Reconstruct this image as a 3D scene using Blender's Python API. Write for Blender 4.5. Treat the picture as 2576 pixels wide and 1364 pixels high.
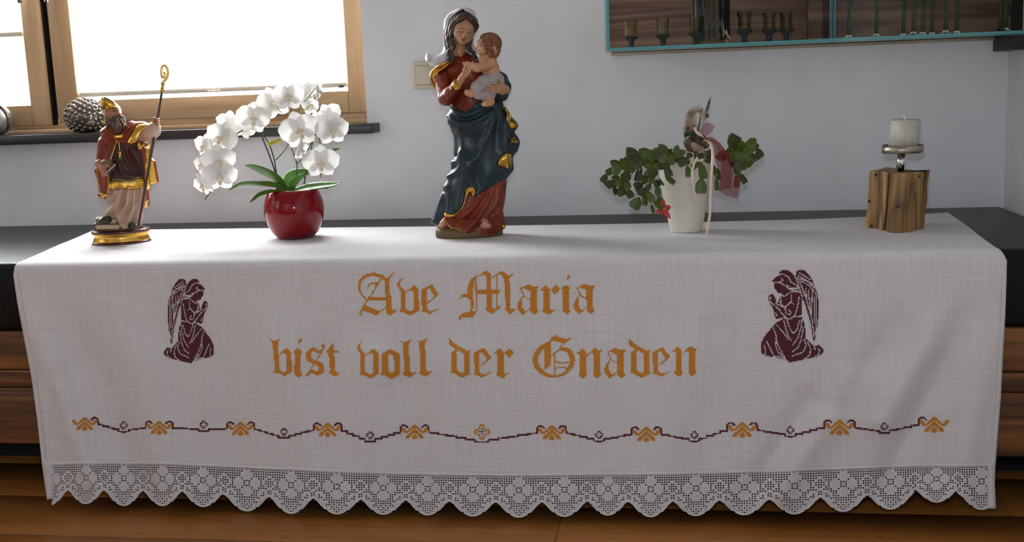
import bpy, bmesh, math, random
import numpy as np
from mathutils import Vector, Matrix
from mathutils.bvhtree import BVHTree

random.seed(11)
RNG = np.random.default_rng(5)
for _o in list(bpy.data.objects):
    bpy.data.objects.remove(_o)
SC = bpy.context.scene
COL = SC.collection

# ------------------------------------------------------------------ camera
FPX, PITCH, YAW, ROLL = 2783.85, 0.1646, 0.1563, -0.0377      # focal length in pixels of the 2576 px wide frame
CAMP = np.array([0.0, -2.740, 0.8474])
_f = np.array([-math.sin(YAW) * math.cos(PITCH), math.cos(YAW) * math.cos(PITCH), -math.sin(PITCH)])
_r = np.array([math.cos(YAW), math.sin(YAW), 0.0])
_u = np.cross(_r, _f)
CR = math.cos(ROLL) * _r + math.sin(ROLL) * _u
CU = -math.sin(ROLL) * _r + math.cos(ROLL) * _u
CF = _f
_cd = bpy.data.cameras.new('camera')
_cd.sensor_fit = 'HORIZONTAL'
_cd.sensor_width = 36.0
_cd.lens = FPX / 2576 * 36.0
_cd.clip_start = 0.05
_co = bpy.data.objects.new('camera', _cd)
COL.objects.link(_co)
_co.matrix_world = Matrix(((CR[0], CU[0], -CF[0], CAMP[0]), (CR[1], CU[1], -CF[1], CAMP[1]),
                           (CR[2], CU[2], -CF[2], CAMP[2]), (0, 0, 0, 1)))
SC.camera = _co

# ------------------------------------------------------------------ world, lamps, exposure
_w = bpy.data.worlds.new('sky')
SC.world = _w
_w.use_nodes = True
_bg = _w.node_tree.nodes['Background']
_bg.inputs[0].default_value = (0.93, 0.97, 1.0, 1)
_bg.inputs[1].default_value = 8.0
SC.view_settings.view_transform = 'Standard'
SC.view_settings.look = 'None'
SC.view_settings.exposure = 0.0
SC.view_settings.gamma = 1.0


def area_light(name, loc, to, sx, sy, power, color):
    d = bpy.data.lights.new(name, 'AREA')
    d.shape = 'RECTANGLE'
    d.size, d.size_y = sx, sy
    d.energy = power
    d.color = color
    o = bpy.data.objects.new(name, d)
    COL.objects.link(o)
    o.location = loc
    o.rotation_euler = (Vector(to) - Vector(loc)).to_track_quat('-Z', 'Y').to_euler()
    return o


# fill lamps added at the unseen left and rear walls, for windows assumed there
area_light('side_daylight_fill', (-3.46, -2.2, 1.45), (0, -1.6, 0.7), 1.9, 1.3, 14, (1.0, 0.93, 0.87))
area_light('rear_daylight_fill', (-1.2, -4.86, 1.5), (-0.4, 0, 0.7), 2.2, 1.3, 5, (1.0, 0.99, 0.98))
# the camera's pop-up flash, just above the lens
_fd = bpy.data.lights.new('camera_flash', 'POINT')
_fd.energy = 25
_fd.color = (0.75, 0.88, 1.0)
_fd.shadow_soft_size = 0.018
_fo = bpy.data.objects.new('camera_flash', _fd)
COL.objects.link(_fo)
_fo.location = CAMP + 0.10 * CU + 0.04 * CF


# ------------------------------------------------------------------ pixel <-> place
def ray(px, py):
    return (px - 1288.0) * CR - (py - 682.0) * CU + FPX * CF


def at(px, py, x=None, y=None, z=None):
    v = ray(px, py)
    if y is not None:
        t = (y - CAMP[1]) / v[1]
    elif z is not None:
        t = (z - CAMP[2]) / v[2]
    else:
        t = (x - CAMP[0]) / v[0]
    return CAMP + t * v


def proj(P):
    d = np.asarray(P, float) - CAMP
    z = d @ CF
    return np.stack([1288 + FPX * (d @ CR) / z, 682 - FPX * (d @ CU) / z], -1)


# ------------------------------------------------------------------ materials
MATS = {}


def new_mat(name):
    m = bpy.data.materials.new(name)
    m.use_nodes = True
    MATS[name] = m
    nt = m.node_tree
    return m, nt, nt.nodes['Principled BSDF']


def rgb(h):
    h = h.lstrip('#')
    c = [int(h[i:i + 2], 16) / 255 for i in (0, 2, 4)]
    return tuple(((v / 12.92) if v <= 0.04045 else ((v + 0.055) / 1.055) ** 2.4) for v in c) + (1.0,)


def mat(name, col, rough=0.5, metal=0.0, noise=0.0, nscale=30.0, bump=0.0, bscale=200.0, col2=None, spec=0.5,
        trans=0.0, coat=0.0, stretch=(1, 1, 1), detail=4.0, sss=0.0):
    """painted / plain surface: base colour varied by a noise, optional bump, coat and subsurface"""
    if name in MATS:
        return MATS[name]
    m, nt, b = new_mat(name)
    c = rgb(col) if isinstance(col, str) else tuple(col) + (1.0,)
    b.inputs['Base Color'].default_value = c
    b.inputs['Roughness'].default_value = rough
    b.inputs['Metallic'].default_value = metal
    b.inputs['Specular IOR Level'].default_value = spec
    b.inputs['Coat Weight'].default_value = coat
    b.inputs['Coat Roughness'].default_value = 0.12
    b.inputs['Transmission Weight'].default_value = trans
    if sss:
        b.inputs['Subsurface Weight'].default_value = sss
        b.inputs['Subsurface Radius'].default_value = (0.006, 0.004, 0.003)
        b.inputs['Subsurface Scale'].default_value = 1.0
    tc = nt.nodes.new('ShaderNodeTexCoord')
    mp = nt.nodes.new('ShaderNodeMapping')
    mp.inputs['Scale'].default_value = stretch
    nt.links.new(tc.outputs['Object'], mp.inputs['Vector'])
    if noise or col2:
        n = nt.nodes.new('ShaderNodeTexNoise')
        n.inputs['Scale'].default_value = nscale
        n.inputs['Detail'].default_value = detail
        nt.links.new(mp.outputs[0], n.inputs['Vector'])
        r = nt.nodes.new('ShaderNodeValToRGB')
        r.color_ramp.elements[0].position = 0.35
        r.color_ramp.elements[1].position = 0.65
        if col2:
            r.color_ramp.elements[0].color = c
            r.color_ramp.elements[1].color = rgb(col2)
        else:
            r.color_ramp.elements[0].color = tuple(max(0, v * (1 - noise)) for v in c[:3]) + (1,)
            r.color_ramp.elements[1].color = tuple(min(1, v * (1 + noise)) for v in c[:3]) + (1,)
        nt.links.new(n.outputs['Fac'], r.inputs[0])
        nt.links.new(r.outputs[0], b.inputs['Base Color'])
    if bump:
        n2 = nt.nodes.new('ShaderNodeTexNoise')
        n2.inputs['Scale'].default_value = bscale
        n2.inputs['Detail'].default_value = 3.0
        nt.links.new(mp.outputs[0], n2.inputs['Vector'])
        bp = nt.nodes.new('ShaderNodeBump')
        bp.inputs['Strength'].default_value = bump
        bp.inputs['Distance'].default_value = 0.002
        nt.links.new(n2.outputs['Fac'], bp.inputs['Height'])
        nt.links.new(bp.outputs[0], b.inputs['Normal'])
    return m


def wood_mat(name, ca, cb, cc, axis=0, scale=1.0, rough=0.55, knots=True, bump=0.25, contrast=0.5, rings=14.0, along=0.9):
    """boards with grain along one axis; the grain is shifted for each board by its own random number"""
    m, nt, b = new_mat(name)
    L = nt.links
    tc = nt.nodes.new('ShaderNodeTexCoord')
    oi = nt.nodes.new('ShaderNodeObjectInfo')
    add = nt.nodes.new('ShaderNodeVectorMath')
    add.operation = 'ADD'
    mul = nt.nodes.new('ShaderNodeVectorMath')
    mul.operation = 'SCALE'
    mul.inputs[0].default_value = (7.3, 5.1, 9.7)
    L.new(oi.outputs['Random'], mul.inputs['Scale'])
    L.new(tc.outputs['Object'], add.inputs[0])
    L.new(mul.outputs[0], add.inputs[1])
    mp = nt.nodes.new('ShaderNodeMapping')
    s = [7.0 * scale] * 3
    s[axis] = along * scale
    mp.inputs['Scale'].default_value = s
    L.new(add.outputs[0], mp.inputs['Vector'])
    n1 = nt.nodes.new('ShaderNodeTexNoise')
    n1.inputs['Scale'].default_value = 1.0
    n1.inputs['Detail'].default_value = 2.0
    n1.inputs['Distortion'].default_value = 0.6
    L.new(mp.outputs[0], n1.inputs['Vector'])
    ml = nt.nodes.new('ShaderNodeMath')
    ml.operation = 'MULTIPLY'
    ml.inputs[1].default_value = rings
    L.new(n1.outputs['Fac'], ml.inputs[0])
    fr = nt.nodes.new('ShaderNodeMath')
    fr.operation = 'PINGPONG'
    fr.inputs[1].default_value = 1.0
    L.new(ml.outputs[0], fr.inputs[0])
    mp2 = nt.nodes.new('ShaderNodeMapping')
    s2 = [160.0 * scale] * 3
    s2[axis] = 5.0 * scale
    mp2.inputs['Scale'].default_value = s2
    L.new(add.outputs[0], mp2.inputs['Vector'])
    n2 = nt.nodes.new('ShaderNodeTexNoise')
    n2.inputs['Scale'].default_value = 1.0
    n2.inputs['Detail'].default_value = 3.0
    L.new(mp2.outputs[0], n2.inputs['Vector'])
    mx = nt.nodes.new('ShaderNodeMix')
    mx.inputs[0].default_value = contrast
    L.new(n2.outputs['Fac'], mx.inputs[2])
    L.new(fr.outputs[0], mx.inputs[3])
    rp = nt.nodes.new('ShaderNodeValToRGB')
    e = rp.color_ramp.elements
    e[0].position = 0.15
    e[0].color = rgb(ca)
    e[1].position = 0.8
    e[1].color = rgb(cc)
    e2 = e.new(0.5)
    e2.color = rgb(cb)
    L.new(mx.outputs[0], rp.inputs[0])
    last = rp.outputs[0]
    if knots:
        v = nt.nodes.new('ShaderNodeTexVoronoi')
        mp3 = nt.nodes.new('ShaderNodeMapping')
        s3 = [6.5 * scale] * 3
        s3[axis] = 2.4 * scale
        mp3.inputs['Scale'].default_value = s3
        L.new(add.outputs[0], mp3.inputs['Vector'])
        L.new(mp3.outputs[0], v.inputs['Vector'])
        kr = nt.nodes.new('ShaderNodeValToRGB')
        kr.color_ramp.elements[0].position = 0.03
        kr.color_ramp.elements[0].color = (0.12, 0.1, 0.09, 1)
        kr.color_ramp.elements[1].position = 0.11
        kr.color_ramp.elements[1].color = (1, 1, 1, 1)
        L.new(v.outputs['Distance'], kr.inputs[0])
        mm = nt.nodes.new('ShaderNodeMix')
        mm.data_type = 'RGBA'
        mm.blend_type = 'MULTIPLY'
        mm.inputs[0].default_value = 0.75
        L.new(last, mm.inputs[6])
        L.new(kr.outputs[0], mm.inputs[7])
        last = mm.outputs[2]
    # each board its own tone
    hv = nt.nodes.new('ShaderNodeHueSaturation')
    mr = nt.nodes.new('ShaderNodeMapRange')
    mr.inputs[3].default_value = 0.82
    mr.inputs[4].default_value = 1.15
    L.new(oi.outputs['Random'], mr.inputs[0])
    L.new(mr.outputs[0], hv.inputs['Value'])
    L.new(last, hv.inputs['Color'])
    L.new(hv.outputs[0], b.inputs['Base Color'])
    b.inputs['Roughness'].default_value = rough
    bp = nt.nodes.new('ShaderNodeBump')
    bp.inputs['Strength'].default_value = bump
    bp.inputs['Distance'].default_value = 0.002
    L.new(mx.outputs[0], bp.inputs['Height'])
    L.new(bp.outputs[0], b.inputs['Normal'])
    return m


def glass_mat(name, tint, rough=0.02, ior=1.5, strength=1.0, body=0.0):
    """thin glass: clear with Fresnel reflections, tinted by its own colour"""
    m, nt, b = new_mat(name)
    nt.nodes.remove(b)
    L = nt.links
    out = nt.nodes['Material Output']
    tr = nt.nodes.new('ShaderNodeBsdfTransparent')
    tr.inputs[0].default_value = tuple(tint) + (1,)
    gl = nt.nodes.new('ShaderNodeBsdfGlossy')
    gl.inputs['Roughness'].default_value = rough
    gl.inputs['Color'].default_value = (strength, strength, strength, 1)
    fr = nt.nodes.new('ShaderNodeFresnel')
    fr.inputs['IOR'].default_value = ior
    mx = nt.nodes.new('ShaderNodeMixShader')
    L.new(fr.outputs[0], mx.inputs[0])
    last = tr.outputs[0]
    if body:
        df = nt.nodes.new('ShaderNodeBsdfDiffuse')
        df.inputs[0].default_value = tuple(tint) + (1,)
        m2 = nt.nodes.new('ShaderNodeMixShader')
        m2.inputs[0].default_value = body
        L.new(tr.outputs[0], m2.inputs[1])
        L.new(df.outputs[0], m2.inputs[2])
        last = m2.outputs[0]
    L.new(last, mx.inputs[1])
    L.new(gl.outputs[0], mx.inputs[2])
    L.new(mx.outputs[0], out.inputs[0])
    return m


def thin_mat(name, col, transl=0.4, rough=0.6, alpha=1.0, bump=0.0, bscale=300, col2=None, nscale=20):
    """petals, ribbons, feathers: diffuse that lets some light through"""
    m, nt, b = new_mat(name)
    L = nt.links
    out = nt.nodes['Material Output']
    c = rgb(col)
    b.inputs['Base Color'].default_value = c
    b.inputs['Roughness'].default_value = rough
    t = nt.nodes.new('ShaderNodeBsdfTranslucent')
    t.inputs[0].default_value = c
    if col2:
        tc = nt.nodes.new('ShaderNodeTexCoord')
        n = nt.nodes.new('ShaderNodeTexNoise')
        n.inputs['Scale'].default_value = nscale
        L.new(tc.outputs['Object'], n.inputs['Vector'])
        r = nt.nodes.new('ShaderNodeValToRGB')
        r.color_ramp.elements[0].position = 0.4
        r.color_ramp.elements[1].position = 0.6
        r.color_ramp.elements[0].color = c
        r.color_ramp.elements[1].color = rgb(col2)
        L.new(n.outputs['Fac'], r.inputs[0])
        L.new(r.outputs[0], b.inputs['Base Color'])
        L.new(r.outputs[0], t.inputs[0])
    mx = nt.nodes.new('ShaderNodeMixShader')
    mx.inputs[0].default_value = transl
    L.new(b.outputs[0], mx.inputs[1])
    L.new(t.outputs[0], mx.inputs[2])
    last = mx.outputs[0]
    if alpha < 1:
        tr = nt.nodes.new('ShaderNodeBsdfTransparent')
        m2 = nt.nodes.new('ShaderNodeMixShader')
        m2.inputs[0].default_value = alpha
        L.new(tr.outputs[0], m2.inputs[1])
        L.new(last, m2.inputs[2])
        last = m2.outputs[0]
    L.new(last, out.inputs[0])
    return m


# ------------------------------------------------------------------ objects
def tag(o, label=None, cat=None, group=None, kind=None):
    if label:
        o['label'] = label
    if cat:
        o['category'] = cat
    if group:
        o['group'] = group
    if kind:
        o['kind'] = kind
    return o


def thing(name, loc, label, cat, group=None):
    o = bpy.data.objects.new(name, None)
    COL.objects.link(o)
    o.location = Vector([float(v) for v in loc])
    o.empty_display_size = 0.02
    return tag(o, label, cat, group)


def adopt(o, parent):
    """parent o without moving it (only used while the parents are unrotated)"""
    if parent is not None:
        o.parent = parent
        if parent.type == 'EMPTY':
            o.matrix_parent_inverse = Matrix.Translation(-parent.location)
    return o


def make_mesh(name, verts, faces, smooth=True):
    me = bpy.data.meshes.new(name)
    verts = np.asarray(verts, float)
    if isinstance(faces, np.ndarray) and faces.ndim == 2:
        nv, nf, k = len(verts), len(faces), faces.shape[1]
        me.vertices.add(nv)
        me.vertices.foreach_set('co', verts.ravel())
        me.loops.add(nf * k)
        me.loops.foreach_set('vertex_index', faces.astype(np.int32).ravel())
        me.polygons.add(nf)
        me.polygons.foreach_set('loop_start', np.arange(0, nf * k, k, dtype=np.int32))
        me.update(calc_edges=True)
        me.validate()
    else:
        me.from_pydata([tuple(v) for v in verts], [], [tuple(int(i) for i in f) for f in faces])
        me.update()
    if smooth:
        me.polygons.foreach_set('use_smooth', np.ones(len(me.polygons), dtype=bool))
    return me


def add(name, verts, faces, material, parent=None, smooth=True):
    me = make_mesh(name, verts, faces, smooth)
    o = bpy.data.objects.new(name, me)
    COL.objects.link(o)
    if material is not None:
        me.materials.append(material)
    return adopt(o, parent)


def bevel(o, w, seg=2, angle=0.6):
    m = o.modifiers.new('bevel', 'BEVEL')
    m.width = w
    m.segments = seg
    m.limit_method = 'ANGLE'
    m.angle_limit = angle
    return o


def solidify(o, t, offset=0.0):
    m = o.modifiers.new('thick', 'SOLIDIFY')
    m.thickness = t
    m.offset = offset
    return o


def box(name, x0, x1, y0, y1, z0, z1, material, parent=None, bev=0.0, seg=2):
    v = [(x, y, z) for x in (x0, x1) for y in (y0, y1) for z in (z0, z1)]
    f = [(0, 1, 3, 2), (4, 6, 7, 5), (0, 4, 5, 1), (2, 3, 7, 6), (0, 2, 6, 4), (1, 5, 7, 3)]
    o = add(name, v, f, material, parent, smooth=False)
    if bev:
        bevel(o, bev, seg)
        o.data.polygons.foreach_set('use_smooth', np.ones(6, dtype=bool))
    return o


class MB:
    """collects shapes into one mesh"""

    def __init__(self):
        self.v, self.f, self.n = [], [], 0

    def put(self, v, f):
        self.v.append(np.asarray(v, float))
        self.f += [tuple(int(i) + self.n for i in q) for q in f]
        self.n += len(v)

    def build(self, name, material, parent=None, smooth=True):
        return add(name, np.concatenate(self.v), self.f, material, parent, smooth)


def tube_geo(pts, rad, seg=8, cap=True, flat=None):
    P = np.asarray(pts, float)
    n = len(P)
    rad = np.full(n, rad) if np.isscalar(rad) else np.asarray(rad, float)
    T = np.gradient(P, axis=0)
    T /= np.linalg.norm(T, axis=1)[:, None] + 1e-12
    ref = np.array([0, 0, 1.0]) if abs(T[0][2]) < 0.9 else np.array([0, 1.0, 0])
    N = np.cross(T[0], ref)
    N /= np.linalg.norm(N)
    V, F = [], []
    a = np.linspace(0, 2 * math.pi, seg, endpoint=False)
    for i in range(n):
        N = N - T[i] * (N @ T[i])
        N /= np.linalg.norm(N) + 1e-12
        B = np.cross(T[i], N)
        V.append(P[i] + rad[i] * (np.cos(a)[:, None] * N + np.sin(a)[:, None] * B))
    V = np.concatenate(V)
    for i in range(n - 1):
        for j in range(seg):
            k = (j + 1) % seg
            F.append((i * seg + j, i * seg + k, (i + 1) * seg + k, (i + 1) * seg + j))
    if cap:
        F.append(tuple(range(seg - 1, -1, -1)))
        F.append(tuple((n - 1) * seg + j for j in range(seg)))
    return V, F


def smooth_path(pts, n=24):
    """Catmull-Rom through the points (any number of columns)"""
    P = np.asarray(pts, float)
    if len(P) == 2:
        t = np.linspace(0, 1, n)[:, None]
        return P[0] * (1 - t) + P[1] * t
    Q = np.vstack([2 * P[0] - P[1], P, 2 * P[-1] - P[-2]])
    out = []
    segs = len(P) - 1
    for u in np.linspace(0, segs - 1e-6, n):
        i = int(u)
        t = u - i
        p0, p1, p2, p3 = Q[i], Q[i + 1], Q[i + 2], Q[i + 3]
        out.append(0.5 * ((2 * p1) + (-p0 + p2) * t + (2 * p0 - 5 * p1 + 4 * p2 - p3) * t * t
                          + (-p0 + 3 * p1 - 3 * p2 + p3) * t ** 3))
    return np.array(out)


def tube(name, pts, rad, material, parent=None, seg=8, n=None):
    P = np.asarray(pts, float)
    if n:
        if not np.isscalar(rad):
            Q = smooth_path(np.column_stack([P, np.asarray(rad, float)]), n)
            P, rad = Q[:, :3], np.maximum(Q[:, 3], 1e-5)
        else:
            P = smooth_path(P, n)
    V, F = tube_geo(P, rad, seg)
    return add(name, V, F, material, parent)


def lathe_geo(prof, seg=48, sx=1.0, sy=1.0, capb=True, capt=True):
    V, F = [], []
    n = len(prof)
    for r, z in prof:
        for j in range(seg):
            a = 2 * math.pi * j / seg
            V.append((r * math.cos(a) * sx, r * math.sin(a) * sy, z))
    for i in range(n - 1):
        for j in range(seg):
            k = (j + 1) % seg
            F.append((i * seg + j, i * seg + k, (i + 1) * seg + k, (i + 1) * seg + j))
    if capb:
        F.append(tuple(range(seg - 1, -1, -1)))
    if capt:
        F.append(tuple((n - 1) * seg + j for j in range(seg)))
    return np.array(V), F


def lathe(name, loc, prof, material, parent=None, seg=48, sx=1.0, sy=1.0, capb=True, capt=True):
    V, F = lathe_geo(prof, seg, sx, sy, capb, capt)
    return add(name, V + np.asarray(loc, float), F, material, parent)


def grid_faces(nu, nv, wrap=False):
    """faces of a (nv rows) x (nu columns) grid, column index fastest"""
    i = np.arange(nv - 1)[:, None]
    j = np.arange(nu if wrap else nu - 1)[None, :]
    a = i * nu + j
    b = i * nu + (j + 1) % nu
    return np.stack([a, b, b + nu, a + nu], -1).reshape(-1, 4)


# ------------------------------------------------------------------ rounded bodies from distance fields
def surface_nets(F, org, res):
    ins = F < 0
    nx, ny, nz = F.shape
    sh = (nx - 1, ny - 1, nz - 1)
    S = np.zeros(sh + (3,))
    Cn = np.zeros(sh)
    cs = [(0, 0, 0), (1, 0, 0), (0, 1, 0), (1, 1, 0), (0, 0, 1), (1, 0, 1), (0, 1, 1), (1, 1, 1)]

    def sub(A, c):
        return A[c[0]:c[0] + sh[0], c[1]:c[1] + sh[1], c[2]:c[2] + sh[2]]
    for a in range(8):
        for b in range(a + 1, 8):
            d = [cs[b][k] - cs[a][k] for k in range(3)]
            if sum(abs(t) for t in d) != 1:
                continue
            fa, fb = sub(F, cs[a]), sub(F, cs[b])
            m = sub(ins, cs[a]) != sub(ins, cs[b])
            t = np.where(m, fa / np.where(m, fa - fb, 1), 0)
            for k in range(3):
                S[..., k] += np.where(m, cs[a][k] + t * d[k], 0)
            Cn += m
    act = Cn > 0
    idx = -np.ones(sh, dtype=np.int64)
    idx[act] = np.arange(act.sum())
    loc = np.argwhere(act)
    V = (loc + S[act] / Cn[act][:, None]) * res + org
    faces = []
    for ax in range(3):
        sl0 = [slice(None)] * 3
        sl1 = [slice(None)] * 3
        sl0[ax] = slice(0, -1)
        sl1[ax] = slice(1, None)
        A, B = ins[tuple(sl0)], ins[tuple(sl1)]
        e = np.argwhere(A != B)
        o1, o2 = [(1, 2), (2, 0), (0, 1)][ax]
        ok = (e[:, o1] > 0) & (e[:, o2] > 0) & (e[:, o1] < F.shape[o1] - 1) & (e[:, o2] < F.shape[o2] - 1)
        e = e[ok]
        flip = A[tuple(e.T)]
        q = []
        for d1, d2 in ((1, 1), (0, 1), (0, 0), (1, 0)):
            c = e.copy()
            c[:, o1] -= d1
            c[:, o2] -= d2
            q.append(idx[tuple(c.T)])
        q = np.stack(q, 1)
        q[~flip] = q[~flip][:, ::-1]
        faces.append(q)
    return V, np.concatenate(faces)


def blob_geo(prims, res=0.0012, k=0.004):
    """smooth union of tapered capsules (p0, r0, p1, r1) and ellipsoids (centre, (rx, ry, rz), 3x3 axes or None)"""
    lo = np.full(3, 1e9)
    hi = -lo
    bb = []
    for p in prims:
        if len(p) == 4:
            a, b = np.asarray(p[0], float), np.asarray(p[2], float)
            r = max(p[1], p[3])
            l, h = np.minimum(a, b) - r, np.maximum(a, b) + r
        else:
            r = max(p[1])
            l, h = np.asarray(p[0], float) - r, np.asarray(p[0], float) + r
        bb.append((l, h))
        lo, hi = np.minimum(lo, l), np.maximum(hi, h)
    lo -= 3 * res + k
    hi += 3 * res + k
    n = np.ceil((hi - lo) / res).astype(int) + 1
    F = np.full(tuple(n), 0.05)
    mar = 2 * k + 3 * res
    for p, (l, h) in zip(prims, bb):
        i0 = np.maximum(np.floor((l - mar - lo) / res).astype(int), 0)
        i1 = np.minimum(np.ceil((h + mar - lo) / res).astype(int) + 1, n)
        ax = [lo[t] + res * np.arange(i0[t], i1[t]) for t in range(3)]
        G = np.stack(np.meshgrid(*ax, indexing='ij'), -1)
        if len(p) == 4:
            a, b = np.asarray(p[0], float), np.asarray(p[2], float)
            ab = b - a
            t = np.clip(((G - a) @ ab) / max(ab @ ab, 1e-12), 0, 1)
            d = np.linalg.norm(G - a - t[..., None] * ab, axis=-1) - (p[1] + t * (p[3] - p[1]))
        else:
            q = G - np.asarray(p[0], float)
            if p[2] is not None:
                q = q @ np.asarray(p[2], float).T
            R = np.asarray(p[1], float)
            k0 = np.linalg.norm(q / R, axis=-1)
            k1 = np.linalg.norm(q / (R * R), axis=-1) + 1e-9
            d = k0 * (k0 - 1) / k1
        s = tuple(slice(i0[t], i1[t]) for t in range(3))
        A = F[s]
        hh = np.clip(0.5 + 0.5 * (A - d) / k, 0, 1)
        F[s] = A * (1 - hh) + d * hh - k * hh * (1 - hh)
    return surface_nets(F, lo, res)


def blob(name, prims, material, parent=None, res=0.0012, k=0.004):
    V, Fc = blob_geo(prims, res, k)
    return add(name, V, Fc, material, parent)


# ------------------------------------------------------------------ upright frame for a figure traced from the photograph
class Frame:
    """origin on the surface the figure stands on, R to the right, U up, W level towards the camera"""

    def __init__(s, px, py, z):
        s.O = at(px, py, z=z)
        d = CAMP - s.O
        d[2] = 0
        s.W = d / np.linalg.norm(d)
        s.R = np.array([-s.W[1], s.W[0], 0.0])
        if s.R @ CR < 0:
            s.R = -s.R
        s.U = np.array([0, 0, 1.0])
        s.m = ((s.O - CAMP) @ CF) / FPX

    def p(s, px, py, w=0.0):
        v = ray(px, py)
        q = s.O + w * s.W
        return CAMP + v * (((q - CAMP) @ s.W) / (v @ s.W))

    def loc(s, px, py, w=0.0):
        d = s.p(px, py, w) - s.O
        return d @ s.R, d @ s.U

    def world(s, a, w, b):
        return s.O + np.multiply.outer(a, s.R) + np.multiply.outer(w, s.W) + np.multiply.outer(b, s.U)


def seg_dist(P, poly):
    """distance of 2-D points to a polyline"""
    D = np.full(len(P), 1e9)
    poly = np.asarray(poly, float)
    for a, b in zip(poly[:-1], poly[1:]):
        ab = b - a
        t = np.clip(((P - a) @ ab) / max(ab @ ab, 1e-9), 0, 1)
        D = np.minimum(D, np.linalg.norm(P - a - t[:, None] * ab, axis=1))
    return D


def in_poly(P, poly):
    poly = np.asarray(poly, float)
    x, y = P[:, 0], P[:, 1]
    r = np.zeros(len(P), bool)
    j = len(poly) - 1
    for i in range(len(poly)):
        xi, yi = poly[i]
        xj, yj = poly[j]
        c = ((yi > y) != (yj > y)) & (x < (xj - xi) * (y - yi) / (yj - yi + 1e-12) + xi)
        r ^= c
        j = i
    return r


def body_loft(fr, rows, nseg=240, nrow=300, power=0.85, ridges=(), steps=(), folds=()):
    """rows: (py, x_left, x_right, depth_front, depth_back[, w_centre]) in pixels / metres.
    ridges: (pixel polyline, height, width px); steps: (pixel polygon, height); folds: (n, phase, amp, py0, py1)"""
    A = np.array([list(r) + [0.0] * (6 - len(r)) for r in rows], float)
    py = np.linspace(A[0, 0], A[-1, 0], nrow)
    I = [np.interp(py, A[:, 0], A[:, i]) for i in range(1, 6)]
    ker = np.ones(5) / 5
    sm = []
    for q in I:
        qq = np.concatenate([[q[0]] * 2, q, [q[-1]] * 2])
        sm.append(np.convolve(qq, ker, 'valid'))
    xl, xr, df, db, wc = sm
    th = np.linspace(0, 2 * math.pi, nseg, endpoint=False)
    c, s_ = np.cos(th), np.sin(th)
    cc = np.sign(c) * np.abs(c) ** power
    ss = np.sign(s_) * np.abs(s_) ** power
    V = np.zeros((nrow, nseg, 3))
    N = np.zeros((nrow, nseg, 3))
    for i in range(nrow):
        al, b = fr.loc(xl[i], py[i], wc[i])
        ar, b2 = fr.loc(xr[i], py[i], wc[i])
        ac, hw = (al + ar) / 2, (ar - al) / 2
        b = (b + b2) / 2
        w = wc[i] + np.where(ss > 0, df[i], db[i]) * ss
        f = np.zeros(nseg)
        for (k, ph, amp, y0, y1) in folds:
            wt = np.clip((py[i] - y0) / 30, 0, 1) * np.clip((y1 - py[i]) / 30, 0, 1)
            f += amp * wt * np.cos(k * th + ph + 0.012 * py[i])
        V[i] = fr.world(ac + hw * cc + f * c, w + f * s_, np.full(nseg, b))
        N[i] = np.multiply.outer(c, fr.R) + np.multiply.outer(s_, fr.W)
    V = V.reshape(-1, 3)
    N = N.reshape(-1, 3)
    front = np.clip((np.tile(s_, nrow) + 0.25) / 0.4, 0, 1)
    px = proj(V)
    D = np.zeros(len(V))
    for poly, amp, wd in ridges:
        d = seg_dist(px, smooth_path(poly, 16) if len(poly) > 2 else poly)
        D += amp * np.exp(-(d / wd) ** 2)
    for poly, amp in steps:
        D += amp * in_poly(px, poly)
    V = V + N * (D * front)[:, None]
    F = grid_faces(nseg, nrow, wrap=True)
    return V, F, np.tile(s_, nrow)


def split_by(name_mats, V, F, fmat, parent, frame=None):
    """one object for every region of a lofted body; name_mats: list of (name, material)"""
    out = []
    for k, (nm, m) in enumerate(name_mats):
        f = F[fmat == k]
        if len(f) == 0:
            out.append(None)
            continue
        for q in loose(f):
            if len(q) < 12:
                continue
            u, inv = np.unique(q, return_inverse=True)
            out.append(add(nm, V[u], inv.reshape(q.shape), m, parent))
    return out


def loose(f):
    """connected pieces of a face list"""
    n = int(f.max()) + 1
    lab = np.arange(n)
    while True:
        mn = lab[f].min(1)
        new = lab.copy()
        for c in range(f.shape[1]):
            np.minimum.at(new, f[:, c], mn)
        new = new[new]
        if (new == lab).all():
            break
        lab = new
    key = lab[f[:, 0]]
    return [f[key == k] for k in np.unique(key)]


def bvh_of(V, F):
    return BVHTree.FromPolygons([tuple(v) for v in V], [tuple(int(i) for i in f) for f in F])


def hit(bvh, px, py, off=0.0):
    v = ray(px, py)
    v = v / np.linalg.norm(v)
    h = bvh.ray_cast(Vector(CAMP), Vector(v))
    if h[0] is None:
        return None
    return np.array(h[0]) - off * v


def on(bvhs, fr, pts, off, w=0.0):
    out = []
    for x, y in pts:
        best = None
        for b in bvhs:
            h = hit(b, x, y, off)
            if h is not None and (best is None or (h - CAMP) @ CF < (best - CAMP) @ CF):
                best = h
        out.append(best if best is not None else fr.p(x, y, w))
    return np.array(out)


def patch(name, A, B, material, parent, n=24, m=8, thick=0.002, bulge=0.0, fr=None):
    """sheet between two edge curves given as world points"""
    A, B = smooth_path(A, n), smooth_path(B, n)
    t = np.linspace(0, 1, m)
    V = A[None] * (1 - t)[:, None, None] + B[None] * t[:, None, None]
    if bulge and fr is not None:
        V = V + (bulge * np.sin(np.pi * t))[:, None, None] * fr.W
    o = add(name, V.reshape(-1, 3), grid_faces(n, m), material, parent)
    if thick:
        solidify(o, thick)
    return o
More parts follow.
